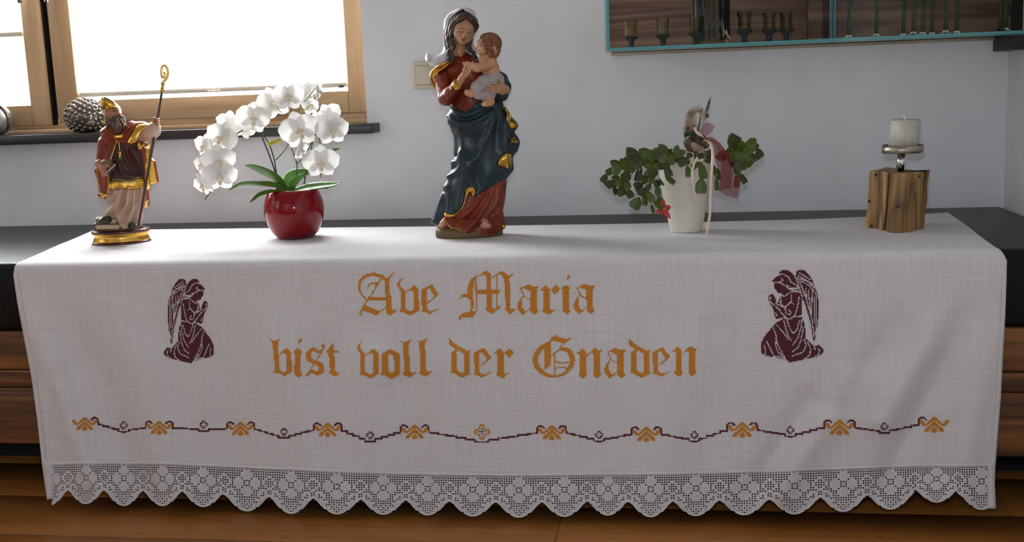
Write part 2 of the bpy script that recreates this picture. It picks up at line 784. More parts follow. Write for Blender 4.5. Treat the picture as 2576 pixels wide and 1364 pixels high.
# ================================================================== the room
ZT, YF, ZCB, ZWB = 0.528, -0.671, 0.3845, 0.1395       # seat top, seat front, cushion bottom, wood bottom
XC = 0.745                                              # the corner on the right
M_wall = mat('wall_plaster', '#e2e2e3', rough=0.85, bump=0.55, bscale=170, noise=0.03, nscale=6, spec=0.3)
M_ceil = mat('ceiling_grey', '#a3a3a3', rough=0.9)
M_floor = wood_mat('oak_floor', '#8a5220', '#aa6c30', '#b97e3e', axis=0, scale=1.0, rough=0.45, bump=0.1, contrast=0.3, rings=5, along=0.6)
M_gap = mat('joint_dark', '#1c120a', rough=0.9)
M_larch = wood_mat('window_larch', '#c69d6d', '#d4af82', '#dcba91', axis=0, scale=1.3, rough=0.5, knots=False, bump=0.08, contrast=0.3, rings=9)
M_larchv = wood_mat('window_larch_upright', '#c69d6d', '#d4af82', '#dcba91', axis=2, scale=1.3, rough=0.5, knots=False, bump=0.08, contrast=0.3, rings=9)
M_sill = mat('sill_anthracite', '#2b2a2a', rough=0.32, noise=0.1, nscale=60)
M_old = wood_mat('reclaimed_spruce', '#2f1a0b', '#60391a', '#86552a', axis=0, scale=1.5, rough=0.6, bump=0.6, contrast=0.45, rings=12, along=0.3)
M_leather = mat('black_leather', '#0c0c0d', rough=0.33, bump=0.35, bscale=420, spec=0.18)
M_black = mat('plinth_black', '#0a0a0a', rough=0.8)
M_steel = mat('brushed_steel', '#b9b9b6', rough=0.28, metal=1.0)
M_pane = glass_mat('window_pane', (0.97, 0.99, 0.98), ior=1.2)

XL, YB, ZH = -3.5, -4.9, 2.45
floor = tag(box('floor', XL, XC, YB, 0.12, -0.04, -0.012, M_gap), 'oak plank floor', None, None, 'structure')
tag(box('ceiling', XL, XC, YB, 0.12, ZH, ZH + 0.05, M_ceil), None, None, None, 'structure')
tag(box('wall_left', XL - 0.1, XL, YB - 0.1, 0.12, -0.04, ZH + 0.05, M_wall), None, None, None, 'structure')
tag(box('wall_front', XL - 0.1, XC + 0.1, YB - 0.1, YB, -0.04, ZH + 0.05, M_wall), None, None, None, 'structure')
tag(box('wall_right', XC, XC + 0.1, YB - 0.1, 0.12, -0.04, ZH + 0.05, M_wall), None, None, None, 'structure')

# planks, laid along the wall
PW, Y1 = 0.2059, -0.3996
k = -2
while True:
    ya = Y1 + PW * 1 - PW * (k + 1)
    yb = ya - PW
    if ya < -3.2:
        break
    cuts = [XL, -2.1 + 0.37 * ((k * 7) % 5) - 0.3, -0.2465 if k == 1 else (-0.6 + 0.55 * ((k * 3) % 4)), XC]
    if k in (0, 2):
        cuts = [XL, -1.72 - 0.1 * k, 0.62, XC]
    cuts = sorted(cuts)
    for xa, xb in zip(cuts[:-1], cuts[1:]):
        if xb - xa < 0.05:
            continue
        box('plank', xa + 0.0006, xb - 0.0006, yb + 0.0006, min(ya, 0.0) - 0.0006, -0.015, 0.0, M_floor, floor, bev=0.0012, seg=1)
    k += 1

# back wall with the window opening
YW = 0.03                                    # front of the window sashes, set back in the opening


def wx(px, py, y=YW):
    return at(px, py, y=y)[0]


def wz(px, py, y=YW):
    return at(px, py, y=y)[2]


XO = wx(922, 280, 0.0)                       # right edge of the opening
ZS = at(930, 311, y=-0.066)[2]               # top of the sill
XOL, ZOT = -2.62, 1.72
v, f = [], []
xs_, zs_ = [XL, XOL, XO, XC], [-0.04, ZS - 0.02, ZOT, ZH + 0.05]
for yy in (0.0, 0.12):
    for z_ in zs_:
        for x_ in xs_:
            v.append((x_, yy, z_))
for b_ in range(3):
    for a_ in range(3):
        if (a_, b_) == (1, 1):
            continue
        i = b_ * 4 + a_
        f.append((i, i + 1, i + 5, i + 4))
        f.append((16 + i, 16 + i + 4, 16 + i + 5, 16 + i + 1))
for (p_, q_) in ((5, 6), (6, 10), (10, 9), (9, 5)):
    f.append((p_, p_ + 16, q_ + 16, q_))
tag(add('wall_back', v, f, M_wall, None, smooth=False), 'white textured plaster wall behind the bench', None, None, 'structure')

sillb = at(930, 336, y=-0.066)[2]
tag(box('window_sill', -3.1, at(937, 320, y=-0.066)[0], -0.066, 0.10, sillb, ZS, M_sill, None, bev=0.003),
    'dark grey window sill with a square front edge', 'window sill', None, 'structure')

# ---- window_1: the large sash on the right, window_2: the one cut by the picture's left edge
def sash(name, label, xa, xb, sl, sr, zr0, zr1, xfl):
    t = thing(name, (0.5 * (xa + xb), YW, zr0), label, None)
    t['kind'] = 'structure'
    ztop = ZOT - 0.09
    box('sash_stile', xa, xa + sl, YW, YW + 0.05, zr0, ztop + 0.08, M_larchv, t, bev=0.003)
    box('sash_stile', xb - sr, xb, YW, YW + 0.05, zr0, ztop + 0.08, M_larchv, t, bev=0.003)
    box('bottom_rail', xa + sl, xb - sr, YW, YW + 0.05, zr0, zr1, M_larch, t, bev=0.003)
    box('top_rail', xa + sl, xb - sr, YW, YW + 0.05, ztop, ztop + 0.08, M_larch, t, bev=0.003)
    box('window_pane', xa + sl - 0.005, xb - sr + 0.005, YW + 0.034, YW + 0.038, zr1 - 0.005, ztop + 0.005, M_pane, t)
    return t


xa1, xi1 = wx(131, 150), wx(186, 150)
xj1, xb1 = wx(867, 100), XO + 0.02
win1 = sash('window_1', 'large larch window sash with a pleated blind', xa1, xb1, xi1 - xa1, xb1 - xj1, wz(880, 284), wz(867, 229), XO)
xb2 = wx(114, 150)
xi2 = wx(64, 150)
win2 = sash('window_2', 'larch window sash at the left edge of the picture', -2.5, xb2, 0.08, xb2 - xi2, wz(60, 318), wz(60, 266), xb2)
fr_ = thing('trim_1', (-1.5, YW + 0.03, ZS), 'larch window frame behind the sashes', None)
fr_['kind'] = 'structure'
box('frame_bottom', XOL, XO + 0.01, YW + 0.022, YW + 0.075, ZS - 0.002, wz(880, 284) + 0.012, M_larch, fr_, bev=0.002)
box('frame_mullion', xb2 - 0.03, xa1 + 0.03, YW + 0.024, YW + 0.075, wz(880, 284), ZOT, M_larchv, fr_, bev=0.002)
box('drip_rail', XOL, XO + 0.01, YW + 0.006, YW + 0.03, ZS - 0.001, ZS + 0.012, M_larch, fr_, bev=0.002)
box('sash_gap', xb2, xb2 + 0.005, YW + 0.004, YW + 0.026, wz(60, 318), ZOT, M_black, fr_)
for (hx, hy, t) in ((50, 8, win2), (118, 5, win1)):
    p_ = at(hx, hy, y=YW - 0.02)
    tube('window_handle', [p_ + np.array([0, 0, 0.0]), p_ + np.array([0, 0, 0.06]), p_ + np.array([0, 0.02, 0.075]), p_ + np.array([0, 0.05, 0.075])], 0.0065, M_steel, t, seg=10)

# ---- pleated blinds, glowing with the daylight behind them
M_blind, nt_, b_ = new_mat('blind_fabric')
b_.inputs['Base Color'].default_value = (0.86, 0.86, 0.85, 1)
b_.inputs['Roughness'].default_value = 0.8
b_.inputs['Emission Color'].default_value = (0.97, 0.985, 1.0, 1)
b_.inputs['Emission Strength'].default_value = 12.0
M_rail = mat('blind_rail', '#e3dac9', rough=0.45)


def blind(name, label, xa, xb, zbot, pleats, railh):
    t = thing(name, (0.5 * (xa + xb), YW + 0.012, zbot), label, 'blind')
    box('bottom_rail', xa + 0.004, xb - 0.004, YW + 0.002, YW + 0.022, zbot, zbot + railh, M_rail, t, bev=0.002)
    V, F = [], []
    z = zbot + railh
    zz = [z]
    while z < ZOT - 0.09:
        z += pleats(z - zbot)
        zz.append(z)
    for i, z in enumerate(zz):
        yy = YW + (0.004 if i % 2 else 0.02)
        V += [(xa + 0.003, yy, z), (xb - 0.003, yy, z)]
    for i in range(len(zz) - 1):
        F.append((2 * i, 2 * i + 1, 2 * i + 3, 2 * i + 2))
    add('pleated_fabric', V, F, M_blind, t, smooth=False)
    return t


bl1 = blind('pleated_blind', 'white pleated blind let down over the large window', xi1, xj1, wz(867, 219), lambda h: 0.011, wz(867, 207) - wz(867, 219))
px_ = at(858, 217.5, y=YW)
box('maker_tag', px_[0] - 0.006, px_[0] + 0.006, YW + 0.0005, YW + 0.0025, px_[2] - 0.003, px_[2] + 0.003, M_black, bl1)
M_tagw = mat('tag_print', '#c8c8c0', rough=0.6)
tube('maker_print', [(px_[0] - 0.0045 + 0.0009 * i, YW + 0.0002, px_[2] + 0.0007 * (-1) ** i) for i in range(11)], 0.00035, M_tagw, bl1, seg=4)
gp_ = at(538, 227, y=YW - 0.002)
tube('pull_grip', [gp_ + np.array([-0.016, 0, 0]), gp_ + np.array([-0.01, -0.004, -0.002]), gp_ + np.array([0.01, -0.004, -0.002]), gp_ + np.array([0.016, 0, 0])], 0.0014, M_rail, bl1, seg=6)
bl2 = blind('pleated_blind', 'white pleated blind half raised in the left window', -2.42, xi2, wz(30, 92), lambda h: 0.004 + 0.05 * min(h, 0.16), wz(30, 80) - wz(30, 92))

# ---- the bench along the wall
bench = thing('bench', (-1.2, -0.34, 0), 'long built-in bench of old wood with a black leather seat cushion', 'bench')
cu = box('seat_cushion', -3.45, XC - 0.003, YF, -0.004, ZCB + 0.001, ZT, M_leather, bench, bev=0.012, seg=4)
zj = [ZCB, at(45, 931, y=YF)[2], at(45, 976, y=YF)[2], ZWB]
for za, zb_ in zip(zj[:-1], zj[1:]):
    box('board', -3.45, XC - 0.003, YF, YF + 0.03, zb_ + 0.001, za - 0.001, M_old, bench, bev=0.003, seg=2)
box('bench_body', -3.45, XC - 0.004, YF + 0.03, -0.005, ZWB + 0.01, ZCB - 0.001, M_black, bench)
yp = at(40, 1147, z=0.0)[1]
box('plinth', -3.4, XC - 0.01, yp, -0.006, 0.0, ZWB + 0.01, M_black, bench)

# ---- light switch
sw = [at(1037, 156, y=-0.001), at(1104, 222, y=-0.001)]
sx0, sx1, sz1, sz0 = sw[0][0], sw[0][0] + (sw[0][2] - sw[1][2]) * 1.02, sw[0][2], sw[1][2]
M_sw = mat('switch_ivory', '#cfc6b0', rough=0.35)
t = thing('light_switch', (0.5 * (sx0 + sx1), -0.005, sz0), 'cream rocker light switch on the wall behind the statue in the blue mantle', 'light switch')
bevel(box('switch_frame', sx0, sx1, -0.011, -0.0005, sz0, sz1, M_sw, t), 0.006, 4)
e_ = (sz1 - sz0)
box('switch_gap', sx0 + e_ * .13, sx1 - e_ * .13, -0.0114, -0.009, sz0 + e_ * .13, sz1 - e_ * .13, M_black, t, bev=0.002)
bevel(box('rocker', sx0 + e_ * .145, sx1 - e_ * .145, -0.0136, -0.009, sz0 + e_ * .145, sz1 - e_ * .145, M_sw, t), 0.003, 3)
# ================================================================== the embroidered cloth
ZC = ZT + 0.0016                                       # surface of the cloth on the seat
M_linen, nt_, b_ = new_mat('white_linen')
L_ = nt_.links
uvn = nt_.nodes.new('ShaderNodeUVMap')
bsum = None
for sc_ in ((1800, 14, 1), (12, 1500, 1), (420, 9, 1), (9, 380, 1)):
    mp_ = nt_.nodes.new('ShaderNodeMapping')
    mp_.inputs['Scale'].default_value = sc_
    L_.new(uvn.outputs[0], mp_.inputs['Vector'])
    n_ = nt_.nodes.new('ShaderNodeTexNoise')
    n_.inputs['Scale'].default_value = 1.0
    n_.inputs['Detail'].default_value = 1.0
    L_.new(mp_.outputs[0], n_.inputs['Vector'])
    if bsum is None:
        bsum = n_.outputs['Fac']
    else:
        a_ = nt_.nodes.new('ShaderNodeMath')
        a_.operation = 'ADD'
        L_.new(bsum, a_.inputs[0])
        L_.new(n_.outputs['Fac'], a_.inputs[1])
        bsum = a_.outputs[0]
rp_ = nt_.nodes.new('ShaderNodeValToRGB')
rp_.color_ramp.elements[0].position = 0.40
rp_.color_ramp.elements[0].color = rgb('#d3cfd0')
rp_.color_ramp.elements[1].position = 0.62
rp_.color_ramp.elements[1].color = rgb('#e4e2e3')
d_ = nt_.nodes.new('ShaderNodeMath')
d_.operation = 'MULTIPLY'
d_.inputs[1].default_value = 0.25
L_.new(bsum, d_.inputs[0])
L_.new(d_.outputs[0], rp_.inputs[0])
L_.new(rp_.outputs[0], b_.inputs['Base Color'])
b_.inputs['Roughness'].default_value = 0.85
b_.inputs['Specular IOR Level'].default_value = 0.2
bp_ = nt_.nodes.new('ShaderNodeBump')
bp_.inputs['Strength'].default_value = 0.25
bp_.inputs['Distance'].default_value = 0.001
L_.new(d_.outputs[0], bp_.inputs['Height'])
L_.new(bp_.outputs[0], b_.inputs['Normal'])
tl_ = nt_.nodes.new('ShaderNodeBsdfTranslucent')
L_.new(rp_.outputs[0], tl_.inputs[0])
ms_ = nt_.nodes.new('ShaderNodeMixShader')
ms_.inputs[0].default_value = 0.12
L_.new(b_.outputs[0], ms_.inputs[1])
L_.new(tl_.outputs[0], ms_.inputs[2])
L_.new(ms_.outputs[0], nt_.nodes['Material Output'].inputs[0])

M_orange = mat('thread_ochre', '#d4881e', rough=0.6, noise=0.12, nscale=500, bump=0.6, bscale=900)
M_maroon = mat('thread_maroon', '#5a1222', rough=0.6, noise=0.15, nscale=500, bump=0.6, bscale=900)
M_lace = mat('lace_cotton', '#d6d4d6', rough=0.9, bump=0.5, bscale=1100, noise=0.05, nscale=300)

# soft folds of the hanging front: (pixel line, height, width in px)
FOLDS = [([(70, 760), (120, 900), (200, 1120)], 0.012, 34), ([(300, 760), (360, 930), (420, 1180)], 0.010, 55),
         ([(190, 800), (270, 1000), (330, 1180)], -0.008, 40), ([(700, 820), (740, 980), (770, 1190)], 0.008, 50),
         ([(930, 900), (900, 1040), (890, 1200)], 0.007, 45), ([(1030, 980), (1060, 1200)], -0.005, 40),
         ([(1150, 900), (1130, 1200)], 0.006, 45), ([(1420, 960), (1400, 1200)], 0.005, 60),
         ([(1700, 900), (1650, 1200)], 0.006, 60), ([(2040, 1010), (1920, 1190)], -0.007, 32),
         ([(2150, 960), (1990, 1190)], 0.009, 40), ([(2330, 690), (2240, 830), (2120, 1020)], -0.007, 34),
         ([(2400, 700), (2330, 860), (2220, 1060)], 0.009, 36), ([(2440, 760), (2380, 900), (2290, 1080)], -0.007, 30),
         ([(2480, 860), (2440, 1100)], 0.006, 40), ([(560, 850), (590, 1180)], -0.006, 45), ([(1830, 820), (1780, 1190)], -0.005, 45)]
# folds that reach the hem run on to the lace's edge
FOLDS = [(p_ + [(p_[-1][0] + (p_[-1][0] - p_[-2][0]) * 160 / (p_[-1][1] - p_[-2][1]), p_[-1][1] + 160)] if p_[-1][1] > 1060 else p_, a_, w_) for p_, a_, w_ in FOLDS]
FOLDS = [(smooth_path(p_, 12), a_, w_) for p_, a_, w_ in FOLDS]
EDGE_L = [(655, 40), (690, 34), (760, 44), (850, 61), (950, 80), (1060, 95), (1165, 106), (1258, 119), (1310, 126)]
EDGE_R = [(632, 2531), (660, 2533), (800, 2528), (900, 2522), (1000, 2517), (1100, 2509), (1180, 2503), (1220, 2502), (1282, 2505), (1320, 2506)]
HEM = [(100, 1165), (250, 1161), (420, 1163), (640, 1173), (900, 1185), (1100, 1190), (1300, 1192), (1500, 1190),
       (1700, 1188), (1900, 1183), (2100, 1176), (2300, 1168), (2510, 1168)]
YFC = YF - 0.0025


def cloth_pts(px, py, off=0.0):
    """points of the hanging front below its rounded upper edge, seen at these pixels"""
    P = np.stack([np.asarray(px, float).ravel(), np.asarray(py, float).ravel()], 1)
    out_ = np.zeros(len(P))
    for poly, amp, wd in FOLDS:
        d = seg_dist(P, poly)
        out_ += 1.7 * amp * np.exp(-(d / wd) ** 2)
    fade = np.clip((P[:, 1] - 690) / 220, 0, 1) ** 1.3
    drop = np.clip((P[:, 1] - 660) / 600, 0, 1)
    y = YFC - 0.009 - 0.010 * drop - out_ * fade - off
    V = (P[:, 0] - 1288)[:, None] * CR - (P[:, 1] - 682)[:, None] * CU + FPX * CF
    t = (y - CAMP[1]) / V[:, 1]
    return CAMP + t[:, None] * V


def ie(tab, v):
    t = np.array(tab, float)
    return np.interp(v, t[:, 0], t[:, 1])


def front_xy(s, t):
    """s 0..1 across, t 0..1 from the seat's edge to the hem line -> pixel"""
    x0 = 40 + 2491 * s
    ytop = 662 - 25 * s
    ybot = ie(HEM, 100 + 2405 * s)
    y = ytop + (ybot - ytop) * t
    xl, xr = ie(EDGE_L, y), ie(EDGE_R, y)
    return xl + (xr - xl) * s, y


# the sheet: lies on the seat, rounds the front edge, hangs down
NS = 420
s_ = np.linspace(0, 1, NS)
rowsP, vv = [], 0.0
fx, fy = front_xy(s_, np.full(NS, 0.035))
F0 = cloth_pts(fx, fy)                                  # first row of the straight hanging part
# back edge of the cloth on the seat, traced
bpx = [(236, 579), (420, 577), (700, 574), (1000, 571), (1270, 568), (1600, 563), (2000, 553), (2200, 545), (2330, 538), (2386, 535)]
bx = np.interp(s_, [0, .06, .18, .31, .43, .57, .76, .87, .95, 1], [p_[0] for p_ in bpx])
by = np.interp(bx, [p_[0] for p_ in bpx], [p_[1] for p_ in bpx])
BK = np.array([at(a_, b_, z=ZC) for a_, b_ in zip(bx, by)])
EDGE = np.array([at(a_, b_, z=ZC) for a_, b_ in zip(*front_xy(s_, np.zeros(NS)))])
EDGE[:, 1] = YF + 0.010
rows_ = []
for t_ in np.linspace(0, 1, 40):
    r_ = BK * (1 - t_) + EDGE * t_
    r_[:, 2] = ZC + 0.0006 * np.sin(7 * r_[:, 0] + 9 * t_) * math.sin(math.pi * t_)
    rows_.append(r_)
for a_ in np.linspace(0, 1, 7)[1:-1]:
    c_ = math.sin(a_ * math.pi / 2)
    q_ = EDGE.copy()
    ang = a_ * math.pi / 2
    q_[:, 1] = EDGE[:, 1] + (F0[:, 1] - EDGE[:, 1]) * math.sin(ang)
    q_[:, 2] = F0[:, 2] + (EDGE[:, 2] - F0[:, 2]) * math.cos(ang)
    q_[:, 0] = EDGE[:, 0] + (F0[:, 0] - EDGE[:, 0]) * a_
    rows_.append(q_)
for t_ in np.linspace(0.035, 1, 110):
    rows_.append(cloth_pts(*front_xy(s_, np.full(NS, t_))))
CV = np.array(rows_)
nr_ = len(CV)
vlen = np.concatenate([[0], np.cumsum(np.linalg.norm(np.diff(CV[:, NS // 2], axis=0), axis=1))])
cloth = thing('altar_cloth', (-0.4, YF - 0.012, 0.02), 'white linen cloth with gothic ochre lettering and maroon angels draped over the bench', 'tablecloth')
sheet = add('linen_sheet', CV.reshape(-1, 3), grid_faces(NS, nr_), M_linen, cloth)
uvl = sheet.data.uv_layers.new(name='UVMap')
ii = np.zeros(len(sheet.data.loops), dtype=np.int32)
sheet.data.loops.foreach_get('vertex_index', ii)
uv = np.stack([CV.reshape(-1, 3)[ii, 0], vlen[ii // NS]], 1)
uvl.data.foreach_set('uv', uv.ravel())
solidify(sheet, 0.0008, 0.0)


def strip_of(name, cols_px, t0=0.04, t1=1.0, n=80, off=0.0016):
    """sewn hem along a side of the hanging front"""
    V = []
    ts = np.linspace(t0, t1, n)
    for s0, dx in cols_px:
        x, y = front_xy(np.full(n, s0), ts)
        V.append(cloth_pts(x + dx, y, off))
    return V


def uv_flat(o):
    u = o.data.uv_layers.new(name='UVMap')
    co = np.zeros(len(o.data.vertices) * 3)
    o.data.vertices.foreach_get('co', co)
    co = co.reshape(-1, 3)
    li = np.zeros(len(o.data.loops), dtype=np.int32)
    o.data.loops.foreach_get('vertex_index', li)
    u.data.foreach_set('uv', np.stack([co[li, 0], co[li, 2]], 1).ravel())


for s0, sg in ((0.0, 1), (1.0, -1)):
    # the hem runs on below the linen to the cloth's corner, beside the lace
    ys = np.linspace(690, 1258 if s0 == 0 else 1281, 90)
    xe = ie(EDGE_L if s0 == 0 else EDGE_R, ys)
    wv = np.where(ys > 1168, np.maximum(11, (133 - xe) if s0 == 0 else (xe - 2486)), 11)
    A_ = cloth_pts(xe - sg * 0.5, ys, 0.0012)
    B_ = cloth_pts(xe + sg * wv, ys - (3 if s0 == 0 else 2) * (ys > 1240), 0.0012)
    o = add('side_hem', np.stack([A_, B_], 1).reshape(-1, 3), grid_faces(2, 90), M_linen, cloth)
    uv_flat(o)
    solidify(o, 0.0012, 0.0)
xh = np.linspace(108, 2500, 200)
yh_ = ie(HEM, xh)
A_, B_ = cloth_pts(xh, yh_ - 2, 0.001), cloth_pts(xh, yh_ + 8, 0.001)
o = add('bottom_hem', np.stack([A_, B_], 1).reshape(-1, 3), grid_faces(2, 200), M_linen, cloth)
uv_flat(o)
solidify(o, 0.0012, 0.0)


# ---- stitching: every shape is laid out in stitches on the linen's own grid
def stitch_cells(shapes, pitch, ox=0.0, oy=0.0):
    """shapes: ('p', polygon) fill, ('s', [(x, y, width)...]) stroke, ('h', polygon) hole, ('w', [(x,y)...], width) unstitched line"""
    pts = []
    for sh in shapes:
        if sh[0] in 'ps':
            pts += [(q[0], q[1]) for q in sh[1]]
    P = np.array(pts, float)
    lo, hi = P.min(0) - 30, P.max(0) + 30
    gx = np.arange(math.floor(lo[0] / pitch), math.ceil(hi[0] / pitch)) * pitch + pitch / 2 + ox % pitch
    gy = np.arange(math.floor(lo[1] / pitch), math.ceil(hi[1] / pitch)) * pitch + pitch / 2 + oy % pitch
    G = np.stack(np.meshgrid(gx, gy), -1).reshape(-1, 2)
    M = np.zeros(len(G), bool)
    for sh in shapes:
        if sh[0] == 'p':
            M |= in_poly(G, sh[1])
        elif sh[0] == 's':
            q = smooth_path(sh[1], 6 * len(sh[1])) if len(sh[1]) > 2 else np.array(sh[1], float)
            for a, b in zip(q[:-1], q[1:]):
                ab = b[:2] - a[:2]
                t = np.clip(((G - a[:2]) @ ab) / max(ab @ ab, 1e-9), 0, 1)
                d = np.linalg.norm(G - a[:2] - t[:, None] * ab, axis=1)
                M |= d < np.maximum((a[2] + (b[2] - a[2]) * t) / 2, pitch * 0.56)
    for sh in shapes:
        if sh[0] == 'h':
            M &= ~in_poly(G, sh[1])
        elif sh[0] == 'w':
            M &= ~(seg_dist(G, sh[1]) < sh[2])
    return G[M]


def stitch_obj(name, cells, pitch, topx, material, label=None):
    """cells (centres in tracing units) -> little raised crosses on the linen; topx maps tracing units to pixels"""
    h = pitch * 0.49
    q = np.array([(-h, -h), (h, -h), (h, h), (-h, h)])
    C_ = (cells[:, None, :] + q[None]).reshape(-1, 2)
    X, Y = topx(C_[:, 0], C_[:, 1])
    P = cloth_pts(X, Y, 0.0012)
    Xc, Yc = topx(cells[:, 0], cells[:, 1])
    T = cloth_pts(Xc, Yc, 0.0020)
    n = len(cells)
    V = np.concatenate([P, T])
    b = np.arange(n) * 4
    F = np.concatenate([np.stack([b + i, b + (i + 1) % 4, 4 * n + np.arange(n)], 1) for i in range(4)])
    o = add(name, V, F, material, cloth, smooth=False)
    if label:
        o['label'] = label
    return o


def mv(shapes, dx, dy):
    r = []
    for sh in shapes:
        if sh[0] == 's':
            r.append(('s', [(q[0] + dx, q[1] + dy, q[2]) for q in sh[1]]))
        else:
            r.append((sh[0], [(q[0] + dx, q[1] + dy) for q in sh[1]]) + tuple(sh[2:]))
    return r


g_A = [('s', [(1068, 432, 9), (1020, 380, 14), (998, 310, 22), (1012, 250, 26), (1060, 208, 30), (1130, 192, 30), (1200, 207, 32), (1252, 242, 34)]),
       ('p', [(1240, 250), (1285, 232), (1290, 370), (1300, 385), (1305, 520), (1325, 535), (1357, 520), (1345, 545), (1292, 588), (1255, 555), (1250, 400)]),
       ('s', [(1268, 235, 16), (1300, 205, 16), (1332, 180, 8)]), ('s', [(1205, 240, 6), (1135, 350, 7), (1075, 440, 7), (1035, 500, 7)]),
       ('s', [(1080, 318, 8), (1095, 290, 14), (1130, 272, 18), (1172, 275, 22), (1152, 298, 16)]),
       ('p', [(1072, 440), (1100, 410), (1250, 405), (1250, 440)]),
       ('p', [(1030, 497), (1060, 488), (1120, 512), (1190, 540), (1205, 550), (1158, 586), (1100, 557), (1040, 535), (1018, 550), (1026, 588), (1005, 582), (998, 550), (1030, 508)]),
       ('s', [(1195, 548, 8), (1250, 508, 6)])]
g_v = [('p', [(1390, 240), (1414, 228), (1388, 265), (1388, 300), (1437, 350), (1437, 520), (1440, 555), (1380, 552), (1392, 540), (1395, 350), (1358, 300), (1362, 275)]),
       ('p', [(1470, 335), (1520, 296), (1562, 335), (1570, 535), (1490, 584), (1430, 556), (1380, 552), (1437, 520), (1490, 545), (1518, 525), (1518, 355), (1490, 340), (1437, 368), (1437, 358)])]
g_e = [('p', [(1590, 335), (1685, 288), (1705, 305), (1645, 335), (1645, 520), (1672, 540), (1710, 535), (1757, 512), (1750, 526), (1670, 571), (1620, 547), (1585, 550), (1598, 535)]),
       ('p', [(1640, 330), (1685, 288), (1759, 380), (1722, 408), (1672, 330)]), ('s', [(1728, 398, 16), (1650, 465, 8)])]
g_M = [('p', [(2100, 228), (2160, 190), (2190, 165), (2215, 155), (2256, 195), (2262, 500), (2285, 520), (2347, 490), (2342, 512), (2260, 572), (2200, 522), (2216, 505), (2210, 218), (2188, 195), (2140, 208)]),
       ('p', [(2110, 205), (2128, 212), (2092, 260), (2086, 300), (2085, 420), (2092, 500), (2060, 545), (2115, 538), (2102, 572), (2080, 597), (1972, 602), (1967, 622), (1946, 626), (1946, 600), (1970, 568), (2050, 545), (2067, 500), (2062, 450), (2040, 420), (2010, 402), (1985, 412), (1952, 424), (1975, 390), (2010, 374), (2030, 380), (2035, 300), (2060, 240)]),
       ('s', [(2110, 220, 7), (2115, 540, 7)]), ('p', [(2118, 358), (2140, 340), (2347, 338), (2322, 379), (2140, 376), (2116, 382)]),
       ('s', [(2310, 200, 7), (2315, 505, 7)]), ('s', [(2262, 225, 8), (2310, 195, 14), (2352, 170, 20)]),
       ('p', [(2335, 185), (2365, 160), (2432, 208), (2436, 512), (2450, 526), (2500, 514), (2434, 577), (2385, 522), (2397, 505), (2380, 240), (2360, 205)]),
       ('s', [(2420, 222, 16), (2462, 188, 6)])]
g_a = [('p', [(106, 325), (150, 305), (190, 286), (225, 305), (290, 303), (264, 345), (266, 520), (280, 540), (302, 528), (245, 577), (206, 547), (204, 352), (150, 328)]),
       ('s', [(112, 325, 8), (140, 385, 9), (122, 415, 14)]), ('s', [(140, 400, 8), (205, 432, 8)]),
       ('p', [(132, 408), (126, 440), (126, 500), (150, 538), (172, 545), (130, 579), (88, 530), (78, 490), (98, 440)]), ('s', [(165, 550, 10), (205, 515, 7)])]
g_r = [('p', [(298, 342), (350, 290), (387, 325), (387, 515), (410, 535), (449, 524), (382, 577), (316, 547), (328, 520), (328, 345)]),
       ('p', [(445, 288), (487, 330), (445, 384), (408, 345)]), ('s', [(385, 350, 8), (420, 320, 8)])]
g_i = [('p', [(495, 328), (545, 288), (587, 325), (571, 345), (571, 515), (590, 540), (617, 521), (550, 574), (514, 542), (515, 345)]), ('p', [(549, 215), (592, 188), (577, 225), (552, 258)])]
g_b = [('p', [(143, 806), (190, 826), (252, 796), (220, 845), (240, 1090), (246, 1112), (183, 1130), (195, 1100), (174, 850)]),
       ('p', [(262, 930), (305, 890), (345, 930), (359, 1117), (285, 1162), (230, 1128), (178, 1130), (240, 1105), (285, 1125), (308, 1105), (302, 950), (272, 940), (235, 966), (232, 955)])]
g_s = [('s', [(515, 945, 44), (518, 995, 46), (560, 1022, 40), (620, 1048, 44), (642, 1095, 50), (605, 1132, 40), (545, 1118, 25), (495, 1155, 12)]),
       ('s', [(525, 928, 30), (565, 906, 30), (610, 930, 28), (650, 908, 14), (662, 880, 10)]), ('s', [(652, 875, 30), (656, 877, 30)]), ('s', [(640, 930, 7), (500, 1155, 8)])]
g_t = [('p', [(683, 925), (750, 843), (755, 913), (803, 913), (801, 940), (757, 940), (770, 1110), (790, 1132), (824, 1121), (770, 1167), (706, 1132), (722, 1105), (705, 940), (681, 940)])]
g_o = [('p', [(1213, 950), (1292, 903), (1386, 950), (1391, 1142), (1308, 1190), (1235, 1152), (1198, 1150), (1215, 1125)]), ('h', [(1272, 955), (1285, 945), (1330, 975), (1335, 1110), (1312, 1135), (1270, 1110)])]
g_l = [('p', [(1383, 823), (1430, 838), (1502, 803), (1469, 850), (1480, 1110), (1500, 1132), (1547, 1121), (1480, 1177), (1413, 1147), (1428, 1110), (1418, 855)])]
g_d = [('p', [(1851, 796), (1920, 860), (2000, 905), (2030, 925), (2067, 903), (2046, 945), (2056, 1142), (1975, 1177), (1905, 1137), (1863, 1137), (1880, 1110), (1874, 935), (1920, 905), (1853, 862)]),
       ('h', [(1922, 930), (1950, 918), (1998, 950), (2003, 1100), (1985, 1135), (1930, 1105)])]
